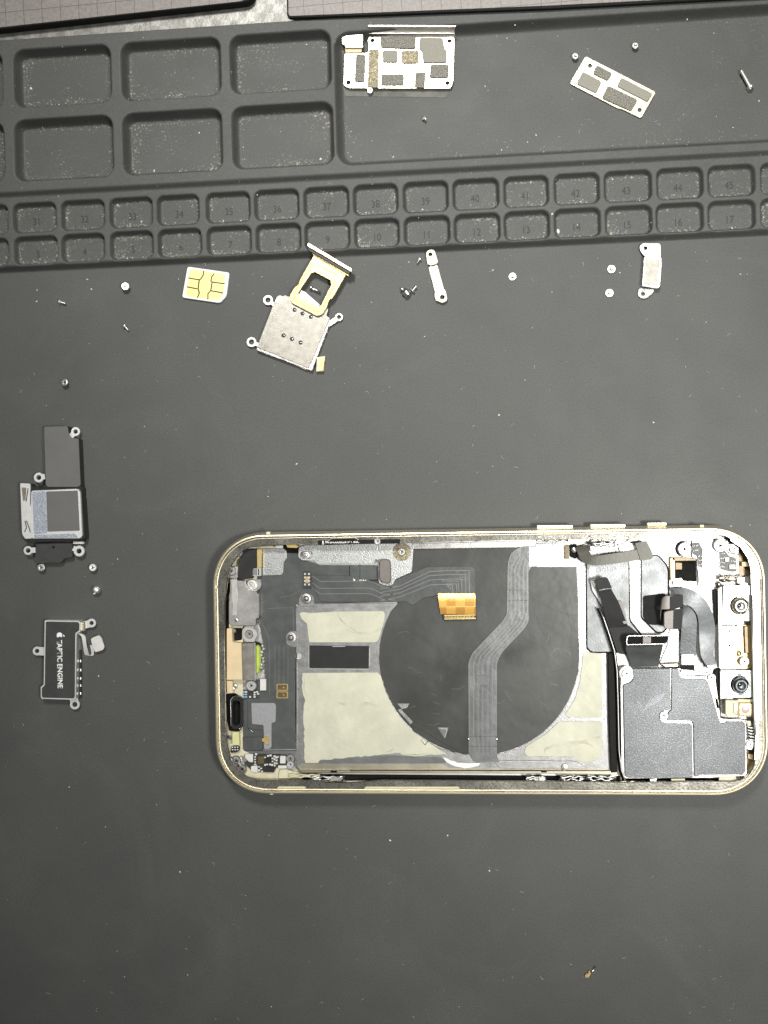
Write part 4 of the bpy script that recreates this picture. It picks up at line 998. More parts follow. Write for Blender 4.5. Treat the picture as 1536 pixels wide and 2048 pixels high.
plate(P, 'green_seal', [(511, 1291), (516, 1290), (520, 1296), (521, 1330), (518, 1346), (511, 1350)], 2.8, 4.2, 'green', 3, bev=0.5)
for k in range(9):
    x = 524+2.5*math.sin(k*1.7); y = 1292+k*6.2
    plate(P, 'solder_joint', [(x-3, y-2), (x+2, y-3), (x+4, y+1), (x, y+3)], 2.6, 3.2, 'solder', 1, bev=0.15)
plate(P, 'white_bead', [(512, 1283), (520, 1286), (526, 1292), (520, 1294), (512, 1289)], 2.6, 3.0, 'edge_black', 1)
screw(503, 1371, 3.2, 1.45, 'solder')
box(P, 'white_chip', 520, 1358, 532, 1381, 2.5, 3.1, 'ceramic', 1)
lathe(P, 'white_bead', 471, 1371, 3.0, [(0.6, 0), (0.55, 0.5), (0.1, 0.8)], 'steel_white', 12)
lathe(P, 'white_bead', 467, 1377, 3.0, [(0.5, 0), (0.45, 0.5), (0.1, 0.7)], 'steel_white', 12)
box(P, 'component_bed', 482, 1380, 518, 1397, 2.5, 2.62, 'pcb', 3)
for (x, y, c) in ((487, 1384, 'ceramic_blue'), (492, 1384, 'ceramic'), (487, 1389, 'ceramic_blue'), (492, 1389, 'ceramic_blue'), (487, 1394, 'ceramic_blue'), (492, 1394, 'ceramic_blue'), (500, 1394, 'ceramic'), (509, 1385, 'ceramic'), (509, 1389.5, 'ceramic'), (509, 1394, 'ceramic'), (514, 1384, 'ceramic'), (516, 1388, 'ceramic')):
    box(P, 'capacitor', x-2, y-1.6, x+2, y+1.6, 2.6, 3.0, c, 0.4, 0.05)
plate(P, 'port_gap', [(452, 1388), (470, 1386), (486, 1396), (486, 1452), (480, 1462), (458, 1462), (454, 1440)], 2.8, 3.0, 'dark', 3)
plate(P, 'microphone_seal', [(460, 1400), (466, 1393), (478, 1393), (484, 1400), (484, 1450), (478, 1458), (466, 1459), (461, 1452)], 3.0, 5.0, 'black', 6, [rounded([(466, 1403), (479, 1403), (479, 1449), (466, 1449)], 5, 4)], bev=0.5)
wire('seal_edge', [(462, 1452), (461, 1400), (466, 1394), (472, 1392)], 4.8, 0.10, 'steel')
wire('seal_edge', [(484, 1448), (482, 1455), (478, 1459)], 4.6, 0.12, 'steel_white')
plate(P, 'flex_bend', [(486, 1398), (494, 1400), (495, 1408), (495, 1455), (497, 1460), (526, 1460), (527, 1474), (486, 1474)], 2.5, 2.9, 'flex', 3)
tube(P, 'loose_pin', [W(498, 1457, 3.2), W(507, 1466, 3.0)], 0.16, 'steel_white', 8)
plate(P, 'grey_label', [(502.5, 1406), (549, 1406), (552, 1411), (551, 1444), (543, 1446), (543, 1494), (539, 1498), (528, 1498), (527, 1450), (504, 1448)], 2.45, 2.62, 'lilac', 2.5, bev=0.04)
for y0 in (1369, 1384):
    box(P, 'gold_frame_pad', 553, y0-1.2, 576, y0+12.5, 2.45, 2.55, 'pale_gold', 1.5, 0.03)
    box(P, 'brown_pad', 555, y0+0.5, 574, y0+11, 2.55, 2.62, 'brown_pad', 1, 0.03)
    lathe(P, 'pad_dot', 567, y0+6, 2.62, [(0.22, 0), (0.2, 0.05), (0.02, 0.06)], 'gold', 10)
plate(P, 'gold_clip', [(524, 1476), (530, 1476), (531, 1472), (538, 1473), (538, 1488), (531, 1489), (529, 1484), (524, 1483)], 2.62, 2.95, 'gold', 1)
plate(P, 'yellow_block', [(465, 1464), (478, 1464), (479, 1490), (465, 1490)], 2.8, 4.6, 'yellow', 1.5)
lathe(P, 'white_bead', 460, 1474, 3.0, [(0.5, 0), (0.45, 0.6), (0.1, 0.9)], 'steel_white', 12)
plate(P, 'folded_flex', [(485, 1475), (524, 1474), (525, 1500), (487, 1500)], 2.62, 3.3, 'flex', 2)
line(P, 'board_edge', [(526, 1500), (593, 1499)], 0.25, 2.45, 2.8, 'steel_white')
plate(P, 'grey_shelf', [(483, 1502), (592, 1502), (596, 1540), (572, 1512), (560, 1508), (486, 1508)], 2.0, 2.5, 'flex_light', 2)
# small circuit strip with its chips
plate(P, 'circuit_strip', [(489, 1508), (574, 1510), (573, 1530), (552, 1536), (548, 1545), (504, 1544), (500, 1538), (488, 1528)], 2.8, 3.2, 'pcb', 2)
plate(P, 'solder_land', [(490, 1508), (506, 1508), (506, 1525), (498, 1524), (490, 1515)], 3.2, 3.4, 'ceramic', 2)
plate(P, 'solder_land', [(502, 1532), (515, 1531), (515, 1546), (501, 1543)], 3.2, 3.4, 'ceramic', 2)
box(P, 'solder_land', 560, 1512, 571, 1527, 3.2, 3.6, 'ceramic', 1)
box(P, 'solder_land', 556, 1531, 573, 1537, 3.2, 3.4, 'ceramic', 1)
box(P, 'chip', 516, 1513, 528, 1528, 3.2, 3.7, 'brown_pad', 1)
box(P, 'chip', 532, 1514, 541, 1526, 3.2, 3.8, 'black', 1)
box(P, 'chip', 528, 1534, 548, 1543, 3.2, 4.0, 'black', 1.5)
for (x, y) in ((510, 1514), (510, 1519), (510, 1524), (510, 1529), (512, 1508.5), (530, 1515), (530, 1530), (534, 1529), (545, 1517), (545, 1523), (549, 1513), (549, 1519), (549, 1526), (549, 1531), (553, 1515), (553, 1521), (553, 1527), (556, 1514), (540, 1529), (544, 1530), (518, 1534), (522, 1537), (518, 1541), (524, 1543), (536, 1512), (541, 1511)):
    w = random.choice((1.6, 2.2)); h = random.choice((1.3, 1.9))
    box(P, 'capacitor', x-w, y-h, x+w, y+h, 3.2, 3.6, 'ceramic', 0.4, 0.05)
screw(473, 1521, 3.2, 1.35, 'steel_white', h=0.6); screw(484.5, 1537.5, 3.2, 1.25, 'steel_white', h=0.6)
plate(P, 'ground_strap', [(478, 1512), (492, 1512), (494, 1522), (480, 1528)], 2.9, 3.25, 'steel_sat', 2)
screw(581, 1517, 3.0, 1.2, 'steel_sat'); screw(581, 1529, 3.1, 1.0, 'solder')
plate(P, 'amber_glue', [(558, 1540), (574, 1538), (578, 1548), (590, 1545), (592, 1557), (556, 1558)], 2.8, 3.4, 'tan_light', 4, bev=0.3)
plate(P, 'mesh_cover', [(463, 1492), (478, 1492), (480, 1500), (474, 1505), (461, 1506)], 2.8, 3.6, 'black', 3)
for k in range(6): box(P, 'capacitor', 465+(k % 3)*5-1.5, 1494.5+(k//3)*5-1.2, 465+(k % 3)*5+1.5, 1494.5+(k//3)*5+1.2, 3.6, 3.9, 'ceramic', 0.4, 0.05)

# ---- lower wall of the battery bay and the gap behind it
plate(P, 'battery_wall', [(594, 1534), (600, 1541), (1235, 1541), (1236, 1550), (1100, 1548), (900, 1547), (604, 1546), (594, 1540)], 2.2, 3.4, 'steel_warm', 2, bev=0.35)
plate(P, 'bright_ramp', [(600, 1527), (884, 1527), (900, 1536), (960, 1538), (1215, 1538), (1216, 1542), (600, 1541)], 2.2, 2.32, 'steel_warm', 2, bev=0.02)
line(P, 'wall_groove', [(700, 1540.5), (1080, 1541.5)], 0.14, 3.3, 3.46, 'dark')
plate(P, 'dark_gap', [(598, 1548), (900, 1550), (1240, 1552), (1240, 1562), (596, 1561)], 1.6, 1.75, 'dark', 1)
plate(P, 'rounded_rib', [(985, 1521), (1150, 1522), (1166, 1529), (1177, 1538), (1000, 1538)], 2.2, 2.6, 'tray', 5, bev=0.15)
line(P, 'rib_edge', [(1000, 1523), (1105, 1523)], 0.12, 2.6, 2.68, 'steel_white')
lathe(P, 'rivet', 1129, 1534, 2.6, [(0.9, 0), (0.75, 0.4), (0.1, 0.5)], 'steel_white', 16)
plate(P, 'wall_slot', rounded([(661, 1541), (674, 1541), (674, 1545), (661, 1545)], 2), 3.38, 3.44, 'dark', 0, bev=0.01)
plate(P, 'wall_slot', rounded([(1082, 1541), (1094, 1542), (1094, 1545), (1082, 1545)], 2), 3.38, 3.44, 'dark', 0, bev=0.01)

def spring_clip(x0, x1, y, amp, z, mat='steel'):
    """a stamped spring contact seen from above: two wavy strips and its solder feet"""
    n = max(6, int((x1-x0)/7))
    V1 = [(x0+(x1-x0)*i/n, y-amp*(0.6+0.4*math.sin(i*2.4+x0))) for i in range(n+1)]
    V2 = [(x0+(x1-x0)*i/n, y+amp*(0.5+0.5*math.sin(i*1.9+x0*0.7))) for i in range(n+1)]
    c = bpy.data.objects.new('spring_contact', None); C.objects.link(c); c.parent = P
    tube(c, 'upper_strip', [W(a, b, z+0.2*math.sin(i*2)) for i, (a, b) in enumerate(V1)], 0.22, mat, 6)
    tube(c, 'lower_strip', [W(a, b, z-0.2+0.2*math.cos(i*1.5)) for i, (a, b) in enumerate(V2)], 0.25, mat, 6)
    for f in (0.12, 0.5, 0.85):
        xx = x0+(x1-x0)*f
        box(c, 'solder_foot', xx-5, y-2, xx+5, y+3, z-1.2, z-0.2, mat, 2, 0.15)
for a in ((820, 873, 1077, 4, 5.6, 'frame_gold'), (900, 962, 1078, 3.4, 5.6, 'steel_warm'), (1072, 1136, 1077, 5, 5.8, 'steel_white'), (1178, 1258, 1076, 6, 5.9, 'steel_white'), (1182, 1230, 1089, 4, 5.4, 'steel_white'),
          (578, 640, 1552, 3, 4.2, 'tan_light'), (622, 690, 1557, 4.5, 4.6, 'steel_white'), (1052, 1092, 1557, 4.5, 4.6, 'steel_white'), (1120, 1172, 1557, 5, 4.8, 'steel_white'), (1172, 1232, 1557, 5, 4.8, 'steel_white'), (1235, 1285, 1566, 4, 5.2, 'steel_warm')):
    spring_clip(*a)
box(P, 'solder_block', 660, 1555, 682, 1562, 3.8, 5.2, 'steel_white', 1)
box(P, 'solder_block', 1078, 1554, 1090, 1562, 3.8, 5.0, 'steel_white', 1)
plate(P, 'tan_tab', [(571, 1088), (590, 1087), (596, 1093), (594, 1096), (575, 1095)], 3.6, 5.2, 'gold', 1)
plate(P, 'dark_gap', [(565, 1090), (580, 1085), (598, 1090), (598, 1106), (572, 1106)], 2.45, 2.6, 'dark', 1)
plate(P, 'solder_block', [(550, 1091), (566, 1090), (566, 1096), (552, 1096)], 3.6, 5.2, 'steel', 2)

# ---- middle flex cable
mf = [(1072, 1092, 1), (1040, 1093), (1022, 1105), (1015, 1125), (1013, 1229, 5), (1004, 1243, 5), (944, 1306, 8), (936, 1324), (937, 1506, 3), (944, 1515), (950, 1525), (1000, 1524), (994, 1514), (994, 1325, 8), (1004, 1305), (1050, 1256, 8), (1058, 1243), (1057, 1142, 5), (1064, 1133, 5), (1072, 1133, 1)]
plate(P, 'coil_flex', mf, 2.72, 2.95, 'flex_light', 10, bev=0.05)
tr = []
for k in range(5):
    d = (6, 14, 22, 31, 39)[k]
    tr.append([(1040+d*0.35, 1100+d*0.5), (1016+d, 1135), (1016+d, 1228), (1008+d, 1247), (946+d*1.1, 1312), (940+d*1.15, 1330), (940+d*1.15, 1472), (944+d, 1482), (944+d, 1508)])
lines(P, 'flex_traces', tr, 0.16, 2.92, 3.02, 'trace_and_highlight')
lines(P, 'flex_grooves', [[(x+4.5, y+1) for x, y in g] for g in tr[:-1]], 0.06, 2.92, 2.98, 'flex')
lines(P, 'flex_edge_highlights', [[(1071, 1093.5), (1042, 1094.5), (1024, 1106), (1017, 1124), (1015, 1229), (1005, 1244), (946, 1307), (938.5, 1325), (939, 1505)], [(992.5, 1505), (992.5, 1326), (1002, 1305), (1048, 1256), (1055.5, 1243), (1055.5, 1142)]], 0.16, 2.92, 3.0, 'trace_and_highlight')  # lighter lines paint highlights along the cable edges
lines(P, 'flex_seams', [[(1015, 1180), (1057, 1180)], [(1015, 1201), (1057, 1201)], [(938, 1473), (994, 1473)], [(938, 1493), (994, 1493)], [(1014, 1127), (1030, 1126)]], 0.12, 2.92, 3.0, 'flex')
plate(P, 'chip_bump', [(952, 1350), (975, 1350), (975, 1372), (952, 1372)], 2.95, 3.25, 'flex_light', 3, bev=0.12)
lathe(P, 'white_bead', 937, 1478, 2.9, [(0.3, 0), (0.25, 0.3), (0.05, 0.4)], 'steel_white', 10)
lathe(P, 'white_bead', 994, 1479, 2.9, [(0.3, 0), (0.25, 0.3), (0.05, 0.4)], 'steel_white', 10)
plate(P, 'foil_tape', [(1072, 1087), (1138, 1086), (1139, 1124), (1150, 1131), (1168, 1131), (1168, 1134), (1072, 1134)], 2.72, 2.98, 'foil', 3, bev=0.05)
box(P, 'foil_joint', 1058, 1093, 1072, 1133, 2.95, 3.05, 'foil', 1, 0.02)
plate(P, 'brown_clip', [(1130, 1092), (1138, 1090), (1138, 1117), (1130, 1118)], 2.98, 3.9, 'brown_pad', 1)

# ---- the bright upper right floor
plate(P, 'right_floor', [(1170, 1083), (1440, 1078), (1476, 1092), (1480, 1160), (1432, 1172), (1436, 1340), (1240, 1340), (1226, 1306), (1170, 1306)], 1.6, 2.1, 'floor_steel', 3, bev=0.05)
plate(P, 'recess_gap_shade', [(1171, 1122), (1259, 1118), (1261, 1240), (1284, 1268), (1290, 1306), (1182, 1306), (1172, 1298)], 2.1, 2.2, 'edge_black', 5)  # dark sheets paint the shaded gap round both recess plates
plate(P, 'recess_plate', [(1173.5, 1124), (1257, 1120), (1258.5, 1242), (1280, 1270), (1285, 1303), (1184, 1303.5), (1175, 1296)], 2.2, 2.3, 'recess', 5)
plate(P, 'recess_gap_shade', [(1281, 1108), (1318, 1110), (1334, 1128), (1339, 1140), (1339, 1252), (1327, 1267), (1312, 1267), (1281, 1236)], 2.1, 2.2, 'edge_black', 5)
plate(P, 'recess_plate', [(1283.5, 1110), (1316, 1112), (1331, 1129), (1335.5, 1141), (1335.5, 1251), (1325, 1264), (1314, 1264), (1283.5, 1234)], 2.2, 2.3, 'recess', 5)
plate(P, 'pale_strip', [(1179, 1133), (1191, 1133), (1191, 1160), (1180, 1160)], 2.3, 2.34, 'foil', 1, bev=0.02)
ribbon(P, 'hooked_flex', [(1152, 1094, 3.6, 1176, 1089, 4.6), (1156, 1108, 4.6, 1179, 1103, 5.2), (1166, 1124, 5.2, 1185, 1112, 5.4), (1190, 1131, 5.4, 1196, 1112, 5.5), (1225, 1128, 5.4, 1226, 1107, 5.5), (1260, 1123, 5.3, 1258, 1103, 5.4), (1288, 1119, 5.2, 1284, 1097, 5.3)], 'flex_olive', 0.18)
plate(P, 'flex_end', [(1270, 1086), (1293, 1082), (1301, 1098), (1307, 1113), (1303, 1118), (1281, 1121)], 5.3, 5.6, 'flex_olive', 2.5, bev=0.06)
plate(P, 'silver_fold', [(1179, 1092), (1236, 1090), (1236, 1098), (1228, 1103), (1182, 1103)], 2.2, 3.6, 'foil', 3)
plate(P, 'silver_fold', [(1236, 1089), (1270, 1086), (1274, 1100), (1262, 1105), (1240, 1102)], 2.2, 3.2, 'steel', 3)
plate(P, 'dark_gap', [(1140, 1090), (1153, 1088), (1158, 1112), (1150, 1118), (1139, 1112)], 2.98, 3.05, 'dark', 2)
lathe(P, 'white_bead', 1148, 1100, 3.05, [(0.8, 0), (0.7, 0.5), (0.1, 0.8)], 'steel_white', 14)
# black cable standing over the left recess
ribbon(P, 'black_flex', [(1215, 1254, 3.4, 1255, 1250, 3.4), (1212, 1238, 4.2, 1248, 1232, 4.2), (1204, 1210, 5.2, 1237, 1204, 5.2), (1199, 1183, 6.0, 1222, 1177, 6.0)], 'black_matt', 0.2)
plate(P, 'flex_head', [(1188, 1163), (1193, 1158), (1211, 1154), (1216, 1157), (1224, 1176), (1221, 1180), (1200, 1184), (1197, 1181)], 6.0, 6.6, 'black_matt', 3, bev=0.12)
line(P, 'flex_crease', [(1198, 1181), (1210, 1178), (1222, 1177)], 0.14, 6.5, 6.66, 'flex_light')
plate(P, 'clear_tab', [(1180, 1160), (1190, 1162), (1202, 1184), (1211, 1212), (1207, 1217), (1194, 1196), (1185, 1182)], 3.2, 3.5, 'ceramic', 3)
plate(P, 'small_bracket', [(1232, 1202), (1244, 1202), (1256, 1247), (1247, 1248)], 2.3, 4.0, 'flex_brown', 3)
# dividing wall
V, Fc = [], []
wallp = [(1199, 1217), (1208, 1238), (1219, 1270), (1229, 1302), (1234, 1340), (1236, 1400), (1238, 1500), (1243, 1540), (1250, 1560)]
for x, y in wallp:
    for dx, z in ((-6, 2.0), (-2.2, 4.9), (-0.9, 5.2), (0.9, 5.2), (2, 4.8), (3, 2.0)): V.append(W(x+dx, y, z))
for i in range(len(wallp)-1):
    for k in range(5):
        a = i*6+k; Fc.append((a, a+1, a+7, a+6))
obj('divider_wall', V, Fc, 'edge_black', P, False)
tube(P, 'divider_trim', [W(x, y, 5.25) for x, y in wallp], 0.17, 'steel', 6)
plate(P, 'divider_shade', [(1216, 1307), (1228, 1306), (1232, 1400), (1235, 1545), (1222, 1546), (1218, 1440)], 2.0, 3.8, 'edge_black', 2, bev=0.3)  # black strip painting the shadow beside the divider wall
plate(P, 'cavity_shade', [(1216, 1253), (1258, 1251), (1280, 1270), (1284, 1290), (1250, 1310), (1234, 1306)], 2.3, 3.0, 'black_matt', 4, bev=0.3)  # black block stands in for the darkness inside the cavity
# upright connector and its wide flex
ribbon(P, 'wide_flex', [(1253, 1286, 6.2, 1326, 1288, 6.2), (1252, 1300, 5.4, 1324, 1300, 5.4), (1258, 1318, 4.0, 1320, 1318, 4.0), (1262, 1334, 3.4, 1317, 1333, 3.4)], 'flex', 0.2)
plate(P, 'upright_connector', [(1254, 1273), (1259, 1271), (1336, 1270), (1338, 1273), (1334, 1285), (1328, 1288), (1253, 1290), (1252, 1283)], 6.2, 6.9, 'dark', 2, bev=0.1)
line(P, 'connector_rim', [(1254, 1289), (1253, 1283), (1255, 1273), (1260, 1271.5), (1336, 1271)], 0.16, 6.9, 7.05, 'steel_white')
line(P, 'connector_rim', [(1254, 1289.5), (1328, 1287.5)], 0.14, 6.9, 7.0, 'steel_sat')
box(P, 'connector_chip', 1286, 1274, 1302, 1286, 6.9, 7.0, 'flex_brown', 0.5, 0.02)
# folded flap pair
plate(P, 'flap_shadow', [(1286, 1192), (1330, 1186), (1335, 1210), (1330, 1250), (1300, 1250), (1286, 1236)], 2.3, 2.5, 'edge_black', 5)  # black patch painting the shadow cast by the flap cable
ribbon(P, 'flap_cable', [(1320, 1240, 4.5, 1322, 1222, 5.0), (1321, 1222, 6.0, 1322, 1202, 6.2), (1323, 1219, 6.7, 1329, 1193, 6.7), (1340, 1218, 6.8, 1340, 1192, 6.8), (1352, 1217, 6.3, 1352, 1191, 6.4), (1366, 1214, 5.8, 1366, 1189, 5.8)], 'flex_brown', 0.2)
plate(P, 'upper_flap', [(1340, 1193), (1366, 1190), (1366, 1214), (1340, 1219)], 6.85, 7.0, 'black_matt', 1, bev=0.04)
plate(P, 'lower_flap', [(1328, 1225), (1334, 1222), (1367, 1217), (1364, 1259), (1333, 1258), (1328, 1254)], 5.8, 7.2, 'flex_brown', 3, bev=0.25)
plate(P, 'flap_cover', [(1347, 1221), (1366, 1218), (1363, 1258), (1346, 1258)], 7.2, 7.28, 'black_matt', 1, bev=0.03)
# curved cables
def arc_ribbon(name, outer, inner, z, mat):
    ribbon(P, name, [(a[0], a[1], z+0.25*math.sin(i*0.9), b[0], b[1], z+0.25*math.sin(i*0.9)) for i, (a, b) in enumerate(zip(outer, inner))], mat, 0.2, 5)
arc_ribbon('curved_flex', [(1345, 1177), (1372, 1176), (1398, 1188), (1416, 1208), (1427, 1235), (1430, 1262), (1429, 1288), (1427, 1310), (1434, 1330)], [(1352, 1190), (1366, 1206), (1382, 1214), (1393, 1228), (1397, 1245), (1398, 1265), (1399, 1288), (1402, 1312), (1412, 1330)], 5.0, 'flex_blue')
arc_ribbon('inner_flex', [(1366, 1208), (1384, 1218), (1393, 1237), (1393, 1262), (1392, 1290), (1391, 1312)], [(1366, 1222), (1364, 1236), (1363, 1250), (1362, 1266), (1361, 1290), (1360, 1312)], 3.8, 'flex_blue')
box(P, 'pale_label', 1363, 1308, 1388, 1330, 4.1, 4.4, 'foil', 1)
box(P, 'black_foot', 1362, 1330, 1389, 1340, 3.6, 4.6, 'edge_black', 1)
plate(P, 'silver_roll', [(1413, 1329), (1434, 1328), (1436, 1337), (1414, 1337)], 3.2, 4.8, 'steel', 2, bev=0.5)
plate(P, 'cream_card', [(1335, 1290), (1358, 1276), (1357, 1325), (1319, 1327)], 2.3, 2.6, 'foil', 2)
plate(P, 'silver_roll', [(1320, 1327), (1358, 1325), (1358, 1335), (1330, 1336)], 2.6, 4.2, 'steel_warm', 3, bev=0.6)
plate(P, 'silver_wing', [(1340, 1258), (1360, 1262), (1358, 1275), (1335, 1290), (1337, 1268)], 2.3, 2.6, 'tray', 2)

# ---- upper right circuit area
screw(1369, 1098, 2.9, 1.75, 'screw_plate', h=0.5); screw(1440, 1091, 3.6, 1.75, 'screw_plate', h=0.7); screw(1468, 1096, 3.4, 1.25, 'screw_plate', h=0.5)
line(P, 'screw_surround', circ(1369, 1098, 15.5, 20, 100, 290), 0.2, 2.1, 2.9, 'dark')
plate(P, 'upper_board', [(1384, 1082), (1425, 1080), (1476, 1095), (1478, 1148), (1432, 1150), (1432, 1172), (1396, 1172), (1394, 1118), (1384, 1115)], 2.1, 2.9, 'floor_steel', 3)
plate(P, 'raised_cover', [(1404, 1100), (1430, 1097), (1430, 1168), (1398, 1168), (1396, 1140), (1404, 1138)], 2.9, 3.3, 'foil', 3)
plate(P, 'square_hole', [(1348, 1121), (1392, 1121), (1393, 1163), (1349, 1161)], 2.1, 2.2, 'dark', 1)
plate(P, 'hole_side', [(1341, 1116), (1349, 1116), (1350, 1162), (1342, 1162)], 2.1, 3.6, 'pale_gold', 1)
plate(P, 'hole_side', [(1341, 1114), (1390, 1117), (1391, 1121), (1348, 1122)], 2.1, 3.6, 'brown_pad', 1)
plate(P, 'hole_inset', [(1351, 1125), (1364, 1126), (1364, 1139), (1351, 1139)], 2.2, 2.6, 'brown_pad', 1)
plate(P, 'white_foot', [(1346, 1158), (1363, 1156), (1366, 1162), (1390, 1163), (1391, 1172), (1348, 1172)], 2.1, 3.0, 'steel_white', 2)
line(P, 'foot_outline', [(1348, 1163), (1362, 1170), (1380, 1173), (1392, 1174)], 0.12, 3.0, 3.06, 'groove')
def comp_cluster(cx0, cy0, cx1, cy1, n, seed, z=2.9):
    r_ = random.Random(seed)
    for k in range(n):
        x = cx0+(cx1-cx0)*((k % 4)+0.5)/4+r_.uniform(-1, 1); y = cy0+(cy1-cy0)*((k//4)+0.5)/math.ceil(n/4)+r_.uniform(-1, 1)
        w, h = r_.choice(((0.9, 1.6), (1.3, 0.9), (1.2, 1.3))), 0
        box(P, 'capacitor', x-w[0], y-w[1], x+w[0], y+w[1], z+0.02, z+0.45, 'ceramic', 0.5, 0.06)
plate(P, 'component_bed', [(1383, 1086), (1398, 1085), (1406, 1100), (1407, 1133), (1396, 1134), (1394, 1112), (1385, 1108)], 2.9, 2.96, 'pcb', 3, bev=0.02)
comp_cluster(1385, 1087, 1398, 1106, 8, 1, 2.96); comp_cluster(1395, 1108, 1407, 1133, 12, 2, 2.96)
plate(P, 'component_bed', [(1438, 1101), (1450, 1101), (1458, 1112), (1472, 1116), (1474, 1143), (1462, 1144), (1440, 1138)], 2.9, 2.96, 'pcb', 3, bev=0.02)
comp_cluster(1439, 1103, 1450, 1138, 16, 3, 2.96); comp_cluster(1462, 1116, 1474, 1143, 8, 4, 2.96)
box(P, 'chip', 1450.5, 1114.5, 1458.5, 1123.5, 2.96, 3.5, 'ceramic', 1); box(P, 'chip', 1459, 1129, 1471, 1138, 2.96, 3.5, 'ceramic', 1)
plate(P, 'screw_arm', [(1452, 1090), (1462, 1088), (1478, 1096), (1476, 1106), (1464, 1106)], 2.9, 3.4, 'steel_white', 3)
line(P, 'arm_groove', [(1452, 1080), (1452, 1098), (1458, 1106), (1478, 1109)], 0.22, 2.9, 3.0, 'dark')
plate(P, 'brown_recess', [(1478, 1098), (1488, 1104), (1497, 1115), (1500, 1150), (1478, 1150)], 2.1, 2.3, 'brown_pad', 2)
box(P, 'brass_block', 1484, 1124, 1499, 1133, 2.3, 4.0, 'tan', 1)
plate(P, 'dark_gap', [(1448, 1074), (1476, 1088), (1494, 1108), (1484, 1102), (1466, 1088)], 2.9, 4.0, 'edge_black', 2)
spring_clip(1438, 1490, 1156, 5, 4.6, 'steel_warm')
box(P, 'solder_block', 1475, 1155, 1489, 1166, 3.0, 4.6, 'steel_white', 1)
for x, y in ((1436, 1168), (1447, 1160), (1458, 1159)):
    lathe(P, 'solder_joint', x, y, 3.0, [(0.7, 0), (0.6, 0.8), (0.15, 1.2)], 'steel_warm', 12)

# ---- front camera column
plate(P, 'camera_bracket', [(1436, 1178), (1444, 1172), (1446, 1248), (1442, 1252), (1474, 1252), (1474, 1336), (1438, 1337)], 2.1, 4.9, 'screw_plate', 3, bev=0.2)
line(P, 'bracket_slot', [(1446, 1178), (1447, 1245), (1452, 1250), (1466, 1249)], 0.14, 4.9, 5.0, 'groove')
plate(P, 'gold_shelf', [(1474, 1250), (1504, 1250), (1507, 1336), (1486, 1338), (1474, 1336)], 2.1, 3.2, 'pale_gold', 2)
plate(P, 'gold_ridge', [(1488, 1252), (1496, 1252), (1498, 1306), (1490, 1308)], 3.2, 4.2, 'brown_pad', 2, bev=0.3)
for y in (1262, 1291):
    lathe(P, 'pin_hole', 1459, y, 4.9, [(0.28, 0), (0.26, 0.05), (0.05, 0.06)], 'dark', 12)
for y in (1222, 1300):
    pass
screw(1488, 1323, 4.2, 1.25, 'screw_plate', h=0.6)
lathe(P, 'solder_joint', 1476, 1306, 3.2, [(0.8, 0), (0.7, 0.9), (0.15, 1.3)], 'pale_gold', 12)
plate(P, 'black_slot', [(1427, 1180), (1437, 1178), (1438, 1248), (1430, 1246)], 2.1, 3.4, 'edge_black', 2)
def camera_module(x0, y0, x1, y1, cx, cy, zt, lens_mat, dark):
    c = bpy.data.objects.new('camera_module', None); C.objects.link(c); c.parent = P
    plate(c, 'housing', rect(x0, y0, x1, y1), 2.1, zt, 'screw_plate', 2.5, [circ(cx, cy, 18, 24)], bev=0.12)
    lathe(c, 'well', cx, cy, 2.6, [(2.3, 0), (2.3, 0.1)], 'dark', 24)
    lathe(c, 'collar', cx, cy, 3.0, [(2.2, 0), (2.15, zt-3.0+0.2), (1.95, zt-3.0+0.2), (1.8, 0.6)], 'foam_gold' if not dark else 'black', 30)
    hb = 2.4
    lathe(c, 'barrel', cx, cy, zt-0.6, [(1.75, 0), (1.72, 0.6), (1.52, 0.8), (1.48, hb-0.15), (1.4, hb), (1.12, hb), (1.05, hb-0.12), (0.75, hb-0.3), (0.6, hb-0.34)], lens_mat, 32)
    lathe(c, 'lens', cx, cy, zt-0.6+hb-0.36, [(0.6, 0), (0.55, 0.08), (0.38, 0.16), (0.18, 0.2), (0.02, 0.21)], 'glass', 24)
    for a in (-90, 85):
        q = (cx+19*math.cos(R(a)), cy+19*math.sin(R(a)))
        box(c, 'key_tab', q[0]-4, q[1]-3, q[0]+4, q[1]+3, zt-0.4, zt+0.05, 'steel_sat' if not dark else 'black', 1)
M['barrel'] = material('grey_barrel', (0.32, 0.32, 0.30), 0.35, 0.6, 0.05)
M['barrel_dark'] = material('dark_barrel', (0.05, 0.06, 0.065), 0.3, 0.2, 0.05)
camera_module(1447, 1171, 1501, 1242, 1478, 1211, 4.9, 'barrel', False)
box(P, 'camera_tab', 1480, 1166, 1495, 1173, 4.0, 4.8, 'steel_sat', 1)
camera_module(1441, 1341, 1505, 1395, 1479, 1369, 4.9, 'barrel_dark', True)
plate(P, 'black_slot', [(1431, 1340), (1441, 1336), (1442, 1436), (1436, 1436), (1424, 1380)], 2.1, 3.4, 'edge_black', 2)
plate(P, 'steel_leaf', [(1429, 1392), (1437, 1400), (1438, 1418), (1433, 1416)], 3.4, 4.4, 'steel_warm', 1)
plate(P, 'sensor_carrier', [(1451, 1400), (1475, 1401), (1476, 1398), (1507, 1399), (1509, 1434), (1454, 1433), (1451, 1428)], 2.1, 4.6, 'tan_light', 3, bev=0.15)
plate(P, 'sensor_well', [(1475, 1404), (1505, 1404), (1505, 1433), (1475, 1432)], 4.6, 4.7, 'brown_pad', 1.5)
plate(P, 'sensor_frame', [(1480, 1408), (1502, 1408), (1502, 1430), (1480, 1430)], 4.7, 5.0, 'gold', 1.5, [circ(1491, 1419, 8.8, 20)])
